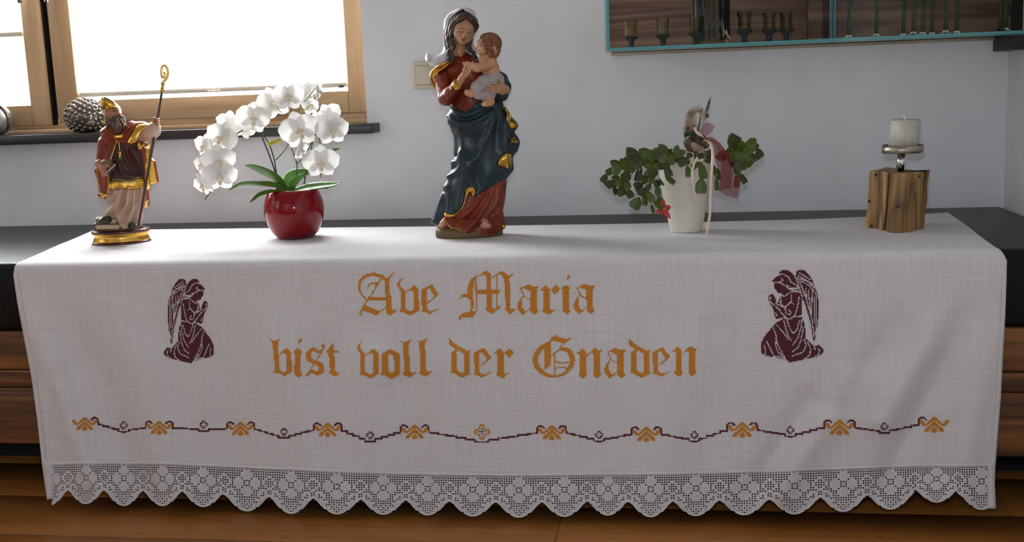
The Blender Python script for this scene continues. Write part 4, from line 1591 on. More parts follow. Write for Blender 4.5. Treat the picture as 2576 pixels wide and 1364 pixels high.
# one flat segment, length 1 along y: narrow base, broad shoulders, teeth
ol = [(0.0, 0.0), (0.10, 0.03), (0.22, 0.18), (0.34, 0.26), (0.37, 0.31), (0.41, 0.44), (0.46, 0.50), (0.44, 0.55), (0.46, 0.70), (0.50, 0.78), (0.42, 0.82), (0.40, 0.92), (0.36, 1.0), (0.24, 0.96), (0.12, 0.985), (0.0, 0.97)]
ol = ol + [(-x, y) for x, y in ol[::-1][1:-1]]
sv, sf = [], []
no_ = len(ol)
for z in (0.045, -0.045):
    for x, y in ol:
        sv.append((x, y, z * (0.5 + 0.5 * (1 - abs(x) * 2))))
    sv.append((0, 0.15, z * 2.0))
    sv.append((0, 0.8, z * 1.8))
for i in range(no_):
    j = (i + 1) % no_
    ca, cb = no_, no_ + 1
    a = ca if (ol[i][1] + ol[j][1]) / 2 < 0.5 else cb
    sf.append((i, j, a))
    sf.append((no_ + 2 + j, no_ + 2 + i, no_ + 2 + a))
    sf.append((j, i, no_ + 2 + i, no_ + 2 + j))
for (i0, i1) in ((5, 6), (no_ - 6, no_ - 5)):
    pass
half = [i for i in range(no_) if ol[i][1] < 0.5]
sf.append((6, no_ + 1, no_))
sf.append((no_ + 1, no_ - 6, no_))
sf.append((no_ + 2 + no_ + 1, no_ + 2 + 6, no_ + 2 + no_))
sf.append((no_ + 2 + no_ - 6, no_ + 2 + no_ + 1, no_ + 2 + no_))
SEGA = unit_mesh('leaf_segment_a', np.array(sv), sf, M_cleaf)
SEGB = unit_mesh('leaf_segment_b', np.array(sv), sf, M_cleafb)
for me in (SEGA, SEGB):
    me.polygons.foreach_set('use_smooth', np.zeros(len(me.polygons), dtype=bool))
CHN = [([(720, 600), (690, 535), (600, 512)], .02, 62), ([(700, 580), (610, 555), (510, 585), (430, 560), (328, 552)], .03, 78), ([(680, 590), (560, 560), (470, 620), (390, 670)], .045, 95),
       ([(560, 570), (450, 560), (340, 600)], .01, 90), ([(440, 650), (350, 660), (290, 690), (205, 700)], .04, 110), ([(330, 640), (270, 640), (195, 658)], .02, 60), ([(220, 690), (160, 740), (120, 812)], .03, 58),
       ([(400, 630), (345, 720), (310, 790)], .05, 90), ([(260, 760), (220, 800), (158, 850)], .045, 70), ([(290, 770), (265, 850), (300, 925)], .05, 78), ([(320, 790), (340, 870), (370, 945)], .055, 60), ([(230, 800), (215, 860), (250, 915)], .04, 50),
       ([(640, 600), (540, 640), (520, 700)], .06, 85), ([(690, 590), (610, 640), (590, 700), (540, 750)], .07, 78), ([(560, 690), (510, 770), (450, 800)], .07, 90), ([(470, 830), (400, 862)], .06, 80), ([(560, 740), (535, 820), (500, 880)], .08, 50),
       ([(500, 860), (450, 930)], .075, 95), ([(440, 945), (385, 1035)], .07, 95), ([(490, 900), (482, 1010)], .065, 50), ([(505, 890), (555, 975), (640, 1030)], .08, 62), ([(590, 840), (600, 930), (620, 980)], .06, 52), ([(540, 1000), (560, 1075)], .05, 30),
       ([(690, 560), (680, 640), (660, 690)], .075, 70), ([(660, 670), (700, 765)], .085, 62), ([(655, 755), (738, 822)], .08, 45), ([(580, 790), (600, 850)], .05, 60), ([(600, 770), (645, 840)], .05, 20),
       ([(720, 560), (780, 530)], .05, 80), ([(760, 540), (800, 590), (830, 670)], .085, 92), ([(850, 670), (860, 765)], .09, 48), ([(960, 640), (890, 690)], .085, 48), ([(965, 640), (990, 780)], .09, 70), ([(968, 775), (966, 905)], .095, 92),
       ([(1000, 600), (1010, 550), (1080, 560)], .03, 50), ([(1070, 660), (1100, 760), (1100, 880)], .03, 40), ([(1090, 600), (1180, 580), (1250, 545)], .02, 90), ([(1215, 530), (1270, 415)], .03, 110), ([(1230, 560), (1310, 520), (1330, 560)], .02, 60),
       ([(1300, 530), (1345, 480), (1435, 490)], .035, 100), ([(1400, 490), (1450, 520), (1480, 600)], .03, 62), ([(1330, 520), (1400, 570), (1440, 630)], .045, 85), ([(1240, 560), (1330, 600), (1405, 660)], .05, 80), ([(1190, 560), (1260, 620), (1320, 710)], .05, 80), ([(1290, 600), (1320, 660), (1360, 690)], .06, 50),
       ([(1280, 740), (1272, 855)], .04, 55), ([(1298, 735), (1348, 820)], .03, 52), ([(1200, 600), (1250, 680), (1290, 750)], .04, 46), ([(1110, 690), (1125, 790)], .02, 30), ([(430, 690), (405, 800)], .02, 30), ([(460, 680), (430, 800)], .03, 34), ([(600, 600), (545, 690)], .03, 60), ([(760, 560), (720, 620)], .06, 60), ([(640, 540), (690, 620)], .06, 50), ([(680, 560), (620, 640)], .08, 70), ([(720, 570), (700, 660)], .085, 66), ([(760, 570), (760, 640)], .08, 60), ([(580, 560), (520, 620)], .065, 80), ([(640, 570), (580, 610)], .075, 80), ([(850, 560), (880, 600)], .06, 55), ([(1000, 570), (940, 600)], .07, 50), ([(1050, 580), (1010, 640)], .06, 60), ([(480, 600), (440, 660)], .06, 80), ([(360, 600), (320, 640)], .03, 70), ([(1180, 540), (1150, 600)], .03, 60), ([(600, 620), (640, 700)], .08, 55)]
sc_ = mk / 3.41
rnd = random.Random(4)
for pts, w, wd in CHN:
    for i in range(len(pts) - 1):
        (x0, y0), (x1, y1) = pts[i], pts[i + 1]
        w_ = w + 0.012 * (i - 0.5) + rnd.uniform(-.004, .004)
        a, b = frk.p(*CA(x0, y0), w_), frk.p(*CA(x1, y1), w_ + 0.006)
        d = b - a
        Ln = np.linalg.norm(d)
        d = d / Ln
        nn = frk.W + frk.R * rnd.uniform(-.45, .45) + frk.U * rnd.uniform(-.1, .6)
        xx = np.cross(d, nn)
        xx /= np.linalg.norm(xx)
        zz = np.cross(xx, d)
        wm = wd * sc_ * 1.14
        Mx = Matrix(((xx[0] * wm, d[0] * Ln * 1.06, zz[0] * wm * 0.9, a[0]), (xx[1] * wm, d[1] * Ln * 1.06, zz[1] * wm * 0.9, a[1]), (xx[2] * wm, d[2] * Ln * 1.06, zz[2] * wm * 0.9, a[2]), (0, 0, 0, 1)))
        o = bpy.data.objects.new('leaf_segment', SEGB if (i == len(pts) - 2 and rnd.random() < .6) else SEGA)
        COL.objects.link(o)
        o.parent = cactus
        o.matrix_parent_inverse = Matrix.Translation(-cactus.location)
        o.matrix_basis = Mx
# the red flower at the end of one branch
fc = frk.p(*CA(645, 1040), .085)
cf = bpy.data.objects.new('flower', unit_mesh('flower_throat', *blob_geo([((0, 0, -.1), .12, (0, 0, .15), .16)], .03, .05), mat('flower_throat', '#a8863a', rough=.6)))
COL.objects.link(cf)
cf.parent = cactus
cf.matrix_parent_inverse = Matrix.Translation(-cactus.location)
cf.matrix_basis = Matrix.Translation(Vector(fc)) @ Matrix(((frk.R[0], 0, frk.W[0], 0), (frk.R[1], 0, frk.W[1], 0), (0, 1, 0, 0), (0, 0, 0, 1))) @ Matrix.Rotation(.3, 4, 'Y') @ Matrix.Scale(80 * sc_, 4)
for an, L_, hw_ in ((.15, 1.1, .28), (-2.6, 1.25, .26), (1.9, .95, .25), (-1.35, .75, .33), (-2.0, .5, .3), (.9, .5, .25), (2.6, .7, .25)):
    o = bpy.data.objects.new('petal', unit_mesh('cactus_petal', *petal_geo(0, 0, an, L_, hw_, .05, .25, n=8, m=5), M_cflow))
    COL.objects.link(o)
    o.parent = cf

# ---- the decorative pick with feathers and ribbons stuck into the pot
pick = thing('decorative_pick', frk.p(*CA(920, 640), .02), 'dried pick with feathers, red organza bow and cream ribbon stuck in the cactus pot', 'decoration')
M_bark = mat('dried_bark', '#3a2a1e', rough=.9, bump=1.0, bscale=120, col2='#6b563e', nscale=90)
M_ivy = mat('ivy_leaf', '#16351f', rough=.4)
M_fw = thin_mat('feather_pale', '#b7a58c', transl=.25, col2='#8c735a', nscale=60)
M_fb = thin_mat('feather_barred', '#2c211a', transl=.15, col2='#8d7a5c', nscale=130)
M_org = thin_mat('red_organza', '#a3343c', transl=.45, alpha=.36)
M_rib = mat('cream_satin', '#dcbba0', rough=.3, spec=.7, col2='#e8d0bc', nscale=30)
kp = lambda x, y, w: frk.p(*CA(x, y), w)
tube('wooden_stick', [kp(915, 660, .02), kp(925, 480, .03), kp(975, 182, .02)], [.0022, .002, .0015], M_bark, pick, seg=6, n=14)
blob('bark_cluster', [(kp(905, 450, .03), .017, kp(935, 520, .035), .013), (kp(880, 350, .03), .011, kp(915, 440, .03), .014), (kp(975, 450, .035), .010, kp(1000, 490, .03), .009), (kp(860, 480, .03), .010, kp(870, 520, .03), .008), (kp(885, 310, .03), .003, kp(880, 360, .03), .006)], M_bark, pick, res=.0018, k=.006)


def feather(name, path, wid, material, bend=0.0, barbs=70):
    P = smooth_path([kp(x, y, w) for x, y, w in path], barbs)
    T = np.gradient(P, axis=0)
    T /= np.linalg.norm(T, axis=1)[:, None]
    mb = MB()
    V, F = tube_geo(P, np.linspace(.0007, .0003, barbs), 5)
    mb.put(V, F)
    for i in range(1, barbs - 1):
        u = i / (barbs - 1)
        w = wid * sc_ * math.sin(math.pi * u ** .8) ** .6 * rnd.uniform(.6, 1.1)
        s = np.cross(T[i], frk.W)
        s /= np.linalg.norm(s)
        st = (P[-1] - P[0]) / barbs * 1.25
        for sg in (-1, 1):
            tip = P[i] + sg * s * w + T[i] * w * .75 + frk.W * (bend * w + rnd.uniform(-.001, .001))
            mb.put([P[i], P[i] + T[i] * np.linalg.norm(st), tip + T[i] * np.linalg.norm(st) * .6, tip], [(0, 1, 2, 3)])
    return mb.build(name, material, pick, smooth=False)


feather('feather', [(940, 420, .045), (985, 300, .045), (985, 225, .045), (940, 195, .045), (880, 205, .045), (848, 255, .045)], 45, M_fw, -.2)
feather('feather', [(930, 430, .04), (900, 330, .042), (880, 270, .042), (900, 215, .04)], 55, M_fw, .2)
feather('feather', [(850, 470, .035), (838, 400, .035), (842, 330, .035), (860, 260, .03)], 28, M_fw, .2)
feather('feather', [(985, 300, .035), (1010, 215, .035), (1030, 150, .035), (1050, 75, .035)], 15, M_fb, 0, 80)
feather('feather', [(880, 470, .055), (920, 510, .06), (970, 550, .06), (1005, 625, .06)], 38, M_fw, .2)
feather('feather', [(960, 430, .05), (1000, 470, .05), (1030, 480, .05)], 30, M_fb, .2, 36)
lv_ = [(825, 405), (835, 380), (865, 388), (900, 372), (925, 395), (915, 430), (880, 428), (850, 445), (826, 432)]
o = add('ivy_leaf', [kp(x, y, .058 + .006 * math.sin(i * 1.3)) for i, (x, y) in enumerate(lv_)] + [kp(875, 408, .064)], [(i, (i + 1) % 9, 9) for i in range(9)], M_ivy, pick, smooth=False)
solidify(o, .0008)
V, F = blob_geo([(kp(1017, 243, .04), (.0045, .0045, .0045), None)], .001, .002)
add('glass_bead', V, F, mat('teal_bead', '#11383a', rough=.2), pick)


def ribbon(name, A, B, material, n=40, m=8, wav=0.0, thick=.0003):
    A = smooth_path([kp(*p_) for p_ in A], n)
    B = smooth_path([kp(*p_) for p_ in B], n)
    t = np.linspace(0, 1, m)
    V = A[:, None] * (1 - t)[None, :, None] + B[:, None] * t[None, :, None]
    if wav:
        u = np.linspace(0, 1, n)
        V = V + (wav * np.sin(14 * u[:, None] + 7 * t[None]))[..., None] * frk.W
    o = add(name, V.reshape(-1, 3), grid_faces(m, n), material, pick)
    solidify(o, thick)
    return o


ribbon('organza_ribbon', [(960, 380, .06), (985, 330, .065), (1010, 310, .06), (1040, 306, .05), (1086, 330, .04)], [(985, 420, .06), (1000, 425, .075), (1030, 405, .08), (1050, 390, .07), (1062, 378, .05)], M_org, wav=.004)
ribbon('organza_ribbon', [(1005, 425, .06), (1060, 425, .07), (1110, 460, .065), (1170, 530, .06), (1230, 600, .05), (1270, 680, .045), (1296, 760, .04), (1285, 950, .04)],
       [(1010, 440, .055), (1040, 480, .06), (1070, 530, .055), (1085, 610, .05), (1110, 690, .045), (1135, 780, .04), (1130, 890, .04), (1238, 945, .04)], M_org, n=60, m=14, wav=.006)
ribbon('organza_ribbon', [(1020, 430, .05), (1090, 500, .055), (1130, 600, .06), (1140, 700, .055), (1118, 892, .045)], [(1040, 430, .05), (1130, 480, .05), (1190, 580, .05), (1230, 700, .05), (1225, 860, .045)], M_org, n=40, m=8, wav=.005)


def satin(path, wd):
    A = [(x - wd / 2, y, w) for x, y, w in path]
    B = [(x + wd / 2, y, w + .002) for x, y, w in path]
    return ribbon('satin_ribbon', A, B, M_rib, n=50, m=3, thick=.0004)


satin([(1000, 450, .06), (1045, 480, .075), (1068, 560, .085), (1062, 680, .095), (1050, 790, .098), (1046, 930, .098), (1045, 1060, .097), (1030, 1180, .096), (1014, 1268, .094)], 24)
satin([(935, 600, .085), (905, 660, .098), (890, 730, .105), (895, 830, .108), (910, 920, .105), (928, 990, .102)], 22)
ribbon('satin_ribbon', [(900, 345, .066), (915, 385, .068), (950, 415, .068), (998, 432, .062)], [(925, 338, .066), (935, 370, .068), (965, 395, .068), (1008, 450, .062)], M_rib, n=20, m=3)
# ================================================================== on the window sill
M_cone = mat('silvered_cone', '#857a70', rough=.2, metal=.8, noise=.25, nscale=60)
frp = Frame(214, 333, ZS)
frp.O = at(214, 333, y=-0.022)
frp.O[2] = ZS
cone = thing('pine_cone', frp.O, 'big silvered pine cone lying on the window sill behind the bishop', 'ornament')
cc = frp.O + np.array([0, 0, 40 * frp.m]) + frp.R * (5 * frp.m)
ra, rb, rz = 50 * frp.m, 0.038, 42 * frp.m
tilt = math.radians(24)
Vb, Fb = blob_geo([(cc, (ra, rb, rz), None)], .003, .004)
add('cone_core', Vb, Fb, M_cone, cone)
nub = unit_mesh('cone_scale', *blob_geo([((0, 0, -.3), .55, (0, .05, .1), .48), ((0, .1, .3), .2, (0, .15, .45), .12)], .14, .3), M_cone)
ga = math.pi * (3 - math.sqrt(5))
NN = 170
for i in range(NN):
    yv = 1 - 2 * (i + .5) / NN
    rr = math.sqrt(1 - yv * yv)
    d = np.array([yv, rr * math.cos(ga * i), rr * math.sin(ga * i)])
    d = np.array([d[0] * math.cos(tilt) - d[2] * math.sin(tilt), d[1], d[0] * math.sin(tilt) + d[2] * math.cos(tilt)])
    P = cc + d * np.array([ra, rb, rz])
    if P[2] < ZS + .006 or d[1] > .45:
        continue
    n_ = d / np.array([ra, rb, rz])
    n_ /= np.linalg.norm(n_)
    o = bpy.data.objects.new('cone_scale', nub)
    COL.objects.link(o)
    o.parent = cone
    o.matrix_parent_inverse = Matrix.Translation(-cone.location)
    o.matrix_basis = Matrix.Translation(Vector(P)) @ Vector(n_).to_track_quat('Z', 'Y').to_matrix().to_4x4() @ Matrix.Scale(.0086, 4)
M_sil = mat('silver_ball', '#8f8d88', rough=.42, metal=.65, noise=.15, nscale=20, bump=.3, bscale=60)
frb = Frame(-6, 340, ZS)
frb.O = at(-6, 340, y=-0.02)
frb.O[2] = ZS
ball = thing('silver_apple', frb.O, 'round silver ornament with a leaf at the left edge of the sill', 'ornament')
rbal = 39 * frb.m
cb = frb.O + np.array([0, 0, rbal * 1.0])
V, F = blob_geo([(cb, (rbal, rbal, rbal), None)], .0022, .003)
add('ball', V, F, M_sil, ball)
tube('leaf_rim', [cb + rbal * 1.02 * np.array([math.sin(a), -.30 * math.cos(a * .5), math.cos(a)]) / math.sqrt(1 + (.30 * math.cos(a * .5)) ** 2) for a in np.linspace(.05, 2.3, 14)], [.0015, .003, .004, .0045, .0045, .004, .0045, .004, .0045, .004, .004, .0035, .003, .001], M_cone, ball, seg=8, n=40)

# ================================================================== glass cabinet on the wall
CB_ = lambda x, y: (1480 + x / 2.3504, y / 2.35)
YD = -0.190                                             # front of the cabinet's glass doors
M_gl = glass_mat('cabinet_glass', (.97, .99, .98), ior=1.16)
M_edge = glass_mat('glass_edge_teal', (.16, .52, .56), ior=1.45, body=.75)
M_back = wood_mat('cabinet_old_spruce', '#4a3026', '#775040', '#94705a', axis=0, scale=1.6, rough=.6, bump=.4, contrast=.45, rings=12, along=.35)
x0c = at(1524, 60, y=YD)[0]
zb0 = at(1527, 128, y=YD + .012)[2]                     # underside of the bottom plate
zb1 = at(1527, 121, y=YD + .012)[2]
zdo = at(1523, 131, y=YD)[2]                            # doors reach a little lower
xm0, xm1 = at(2089, 60, y=YD)[0], at(2100, 60, y=YD)[0]
x1c = XC - .004
zt_ = 1.50
cab = thing('glass_cabinet', (0.5 * (x0c + x1c), -.1, zb0), 'wall cabinet of clear glass plates with an old wooden back', 'cabinet')
th = zb1 - zb0


def plate(name, xa, xb, ya, yb, za, zb, edges):
    """clear glass plate whose ground front edge shows teal"""
    o = box(name, xa, xb, ya, yb, za, zb, M_gl, cab)
    if edges == 'h':
        box('glass_edge', xa, xb, ya - .0008, ya + .0003, za, zb, M_edge, o)
    if edges == 'v':
        box('glass_edge', xa, xb, ya - .0008, ya + .0003, za, zb, M_edge, o)
    return o


yi = YD + .012
plate('bottom_plate', x0c, x1c, yi, -.012, zb0, zb1, 'h')
plate('side_plate', x0c, x0c + .007, yi, -.012, zb1, zt_, 'v')
plate('divider_plate', xm0 + .0035, xm0 + .0075, yi, -.012, zb1, zt_, 'v')
plate('divider_plate', xm1 - .0040, xm1 - .0005, yi, -.012, zb1, zt_, 'v')
plate('top_plate', x0c, x1c, yi, -.012, zt_, zt_ + th, 'h')
for xa, xb in ((at(1521, 60, y=YD)[0], xm0), (xm1, x1c)):
    o = box('glass_door', xa, xb, YD, YD + .004, zdo, zt_ + .02, M_gl, cab)
    box('glass_edge', xa, xa + .0012, YD - .0003, YD + .0043, zdo, zt_ + .02, M_edge, o)
    box('glass_edge', xb - .0012, xb, YD - .0003, YD + .0043, zdo, zt_ + .02, M_edge, o)
    box('glass_edge', xa, xb, YD - .0003, YD + .0043, zdo, zdo + .0012, M_edge, o)
xs1 = at(2031, 60, y=-.01)[0]
for xa, xb, za, zb_ in ((x0c, xs1, zb0, zb0 + .052), (x0c, xs1, zb0 + .053, zb0 + .19), (x0c, xs1, zb0 + .191, zt_), (xs1 + .001, at(2552, 60, y=-.01)[0], zb0, zb0 + .16), (xs1 + .001, at(2552, 60, y=-.01)[0], zb0 + .161, zt_)):
    box('back_board', xa, xb, -.012, -.001, za, zb_, M_back, cab, bev=.001, seg=1)
zbk = at(1523, 141, y=-.013)[2]
box('back_rail', x0c, at(2552, 60, y=-.01)[0], -.013, -.001, zbk, zb0 - .0005, mat('rail_grey_oak', '#b8a996', rough=.6, noise=.12, nscale=30, stretch=(.2, 1, 1)), cab, bev=.001, seg=1)
M_dk = mat('dark_panel', '#1a1a1b', rough=.5)
box('end_panel', at(2556, 60, y=-.02)[0], XC - .001, -.10, -.001, zb1, zt_, M_dk, cab)
pb = at(2552, 106, y=YD + .02)
box('end_bracket', pb[0], XC - .001, YD + .02, -.001, at(2560, 124, y=YD + .02)[2], zb0 - .001, M_dk, cab)

# ---- glasses in the cabinet
M_smoke = glass_mat('smoky_glass', (.93, .91, .74), ior=1.38)
M_smoked = glass_mat('smoky_glass_foot', (.045, .055, .055), ior=1.4, body=.5)
M_green = glass_mat('green_stem_glass', (.34, .60, .24), ior=1.32, body=.06)
ZP = zb1 + .0002


def goblet(px, y, hpx, dpx, label):
    P = at(px, 118, y=y)
    P[2] = ZP
    m_ = ((P - CAMP) @ CF) / FPX
    h = hpx * m_
    r = dpx * m_ / 2
    t = thing('goblet', P, label, 'glass', 'smoky goblets in the cabinet')
    lathe('foot', P, [(r * .78, 0), (r * .80, .0015), (r * .30, h * .06), (r * .36, h * .20), (r * .42, h * .28), (r * .95, h * .36), (r * .98, h * .41), (r * .6, h * .43)], M_smoked, t, seg=24, capt=True)
    lathe('cup', P, [(r * .55, h * .425), (r * .78, h * .44), (r * .74, h * .62), (r * .76, h * .82), (r * .92, h * 1.0), (r * .88, h * 1.0), (r * .71, h * .82), (r * .69, h * .62), (r * .68, h * .47), (r * .2, h * .46)], M_smoke, t, seg=10, capb=False, capt=False)
    for ch in t.children:
        if ch.name.startswith('cup'):
            ch.data.polygons.foreach_set('use_smooth', np.zeros(len(ch.data.polygons), dtype=bool))


for px, y, h, d, lb in ((1588, -.10, 66, 38, 'smoky goblet nearest the left glass side of the cabinet'), (1668, -.09, 70, 38, 'second smoky goblet from the left, standing alone'), (1752, -.11, 72, 42, 'smoky goblet in front of the tall glass vase'),
                        (1873, -.10, 76, 42, 'smoky goblet just right of the tall glass vase'), (1935, -.095, 73, 40, 'smoky goblet, left of the close pair'), (1978, -.105, 72, 40, 'smoky goblet, right of the close pair, nearest the cabinet divider')):
    goblet(px, y, h, d, lb)
P = at(1790, 115, y=-.085)
P[2] = ZP
m_ = ((P - CAMP) @ CF) / FPX
vs = thing('glass_vase', P, 'tall ribbed smoky glass vase among the small goblets', 'vase')
V, F = lathe_geo([(44 * m_, 0), (45 * m_, .004), (45 * m_, .30), (42 * m_, .30), (42 * m_, .008), (.002, .008)], 64, capt=False)
ang = np.arctan2(V[:, 1], V[:, 0])
V[:, :2] *= (1 + .035 * np.cos(16 * ang))[:, None]
add('vase_body', V + P, F, M_smoke, vs)
GL = [(2135, -.11), (2204, -.12), (2272, -.06), (2297, -.145), (2320, -.10), (2344, -.05), (2378, -.145), (2406, -.085), (2515, -.07), (2528, -.14)]
GN = ['green-stemmed glass, first to the right of the divider', 'green-stemmed glass, second to the right of the divider', 'first green-stemmed glass of the middle cluster', 'second green-stemmed glass of the middle cluster',
      'third green-stemmed glass of the middle cluster', 'fourth green-stemmed glass of the middle cluster', 'fifth green-stemmed glass of the middle cluster', 'last green-stemmed glass of the middle cluster', 'green-stemmed glass of the far right pair, on the left', 'green-stemmed glass of the far right pair, on the right']
for (px, y), lb in zip(GL, GN):
    P = at(px, 103, y=y)
    P[2] = ZP
    m_ = ((P - CAMP) @ CF) / FPX
    t = thing('stem_glass', P, lb, 'glass', 'green stemmed glasses in the cabinet')
    lathe('foot', P, [(22 * m_, 0), (22 * m_, .001), (10 * m_, .0035), (5.0 * m_, .009)], M_gl, t, seg=28)
    lathe('stem', P, [(5.0 * m_, .008), (4.6 * m_, .03), (3.8 * m_, .06), (5.5 * m_, 84 * m_), (10 * m_, 100 * m_)], M_green, t, seg=14)
    lathe('bowl', P, [(8 * m_, 98 * m_), (14 * m_, 110 * m_), (20 * m_, 140 * m_), (22 * m_, 190 * m_), (20.5 * m_, 190 * m_), (18.5 * m_, 140 * m_), (12 * m_, 114 * m_), (4 * m_, 104 * m_)], M_green, t, seg=20, capt=False)
# ================================================================== Madonna with child
TT = lambda x, y: (1020 + x / 4.0125, y / 4.0125)
BB = lambda x, y: (1020 + x / 4.0118, 300 + y / 4.0118)
tp = lambda L: [TT(x, y) for x, y in L]
bp = lambda L: [BB(x, y) for x, y in L]
frm = Frame(1181, 595, ZC)
mm_ = frm.m
M_skin = mat('painted_skin', '#b98a68', rough=.42, noise=.06, nscale=60, spec=.45)
M_skinc = mat('painted_skin_child', '#c29069', rough=.42, noise=.06, nscale=60, spec=.45)
M_hair = mat('painted_hair', '#2e1c10', rough=.5, col2='#4c3220', nscale=140, stretch=(1, 1, .3))
M_hairc = mat('painted_hair_child', '#6b3f22', rough=.5, col2='#84532e', nscale=140)
M_dress = mat('painted_red_robe', '#661d10', rough=.38, col2='#86361a', nscale=18, spec=.35)
M_mant = mat('painted_blue_mantle', '#14242a', rough=.36, col2='#25363c', nscale=14, spec=.38)
M_veil = mat('painted_white_veil', '#b9b6ba', rough=.45, col2='#cfcbcd', nscale=20)
M_wrap = mat('painted_grey_wrap', '#a29a98', rough=.45, col2='#b5acaa', nscale=24)
M_gold = mat('gold_leaf', '#cfa24a', rough=.26, metal=1.0, noise=.12, nscale=50)
M_earth = mat('painted_earth', '#4f3a1c', rough=.5, col2='#6e5630', nscale=20, bump=.3, bscale=60)
M_paintd = mat('brow_paint', '#4d2e1c', rough=.6)
M_lips = mat('lip_paint', '#8f3a30', rough=.5)
mad = thing('mother_and_child_statue', frm.O, 'carved woman in a blue mantle holding a child, standing in the middle', 'statue')

# ground the figure stands on
b0 = frm.O
V, F = lathe_geo([(80, 0), (84, 2), (85, 8), (84, 18), (79, 26), (68, 32), (45, 36), (20, 38), (1, 38.5)], 72)
V = V * mm_
V = b0 + np.multiply.outer(V[:, 0], frm.R) + np.multiply.outer(V[:, 1] * .62, frm.W) + np.multiply.outer(V[:, 2], frm.U)
add('ground_base', V, F, M_earth, mad)

rowsM = []
LEFT = [TT(505, 520), TT(478, 545), TT(410, 590), TT(368, 640), TT(352, 700), TT(372, 760), TT(405, 820), TT(440, 900), TT(462, 980), TT(470, 1040), TT(455, 1100), TT(452, 1150), BB(460, 0), BB(463, 40), BB(482, 110), BB(508, 150), BB(506, 230), BB(500, 330), BB(488, 400), BB(470, 470), BB(436, 590), BB(392, 680), BB(355, 790), BB(325, 880), BB(284, 990), BB(287, 1035), BB(330, 1062), BB(395, 1085), BB(420, 1160)]
RIGHT = [TT(600, 520), TT(640, 545), TT(720, 590), TT(768, 640), TT(785, 700), TT(800, 780), TT(830, 880), TT(900, 950), TT(945, 985), TT(975, 1050), TT(1010, 1130), TT(1070, 1200), BB(1122, 55), BB(1128, 75), BB(1108, 125), BB(1100, 165), BB(1125, 205), BB(1140, 250), BB(1112, 335), BB(1064, 390), BB(1066, 430), BB(1078, 515), BB(1045, 560), BB(1012, 595), BB(1005, 720), BB(998, 820), BB(972, 945), BB(985, 1020), BB(998, 1080), BB(985, 1115), BB(960, 1160)]
ysm = np.concatenate([np.arange(130, 590, 4.0)])
lx = np.interp(ysm, [p[1] for p in LEFT], [p[0] for p in LEFT])
rx = np.interp(ysm, [p[1] for p in RIGHT], [p[0] for p in RIGHT])
dfm = np.interp(ysm, [130, 150, 180, 225, 260, 300, 400, 480, 540, 572], [.012, .024, .034, .040, .044, .047, .046, .044, .046, .048])
dbm = np.interp(ysm, [130, 150, 200, 300, 572], [.012, .022, .032, .040, .048])
rowsM = [(y, a, b, c, d, -.004) for y, a, b, c, d in zip(ysm, lx, rx, dfm, dbm)]
MANT = [TT(400, 985), TT(475, 1040), TT(500, 1090), TT(535, 1120), TT(600, 1138), TT(660, 1110), TT(720, 1040), TT(760, 985), TT(850, 930), TT(1060, 930), TT(1160, 1200), BB(1175, 60), BB(1170, 260), BB(1120, 400), BB(1120, 530), BB(1012, 592), BB(850, 686), BB(700, 772), BB(684, 796), BB(692, 760), BB(712, 722), BB(694, 694), BB(640, 694), BB(612, 735), BB(592, 845), BB(545, 925), BB(490, 962), BB(392, 950), BB(384, 985), BB(345, 1030), BB(330, 1075), BB(240, 1075), BB(240, 950), BB(380, 600), BB(380, 0)]
GOLDS = [tp([(985, 1062), (1010, 1090), (1065, 1180), (1128, 1262), (1122, 1290), (1085, 1300), (1050, 1292), (1038, 1258), (1015, 1170)]),
         bp([(1056, 245), (1062, 205), (1082, 178), (1110, 195), (1138, 232), (1100, 242), (1075, 238)]),
         bp([(932, 445), (945, 400), (990, 352), (1020, 340), (1066, 342), (1062, 390), (1074, 470), (1078, 505), (1040, 492), (1000, 488), (955, 488), (938, 478)]),
         bp([(612, 740), (640, 697), (690, 696), (710, 722), (690, 765), (683, 792), (655, 770), (640, 745), (622, 760), (605, 830), (590, 860), (598, 800)])]
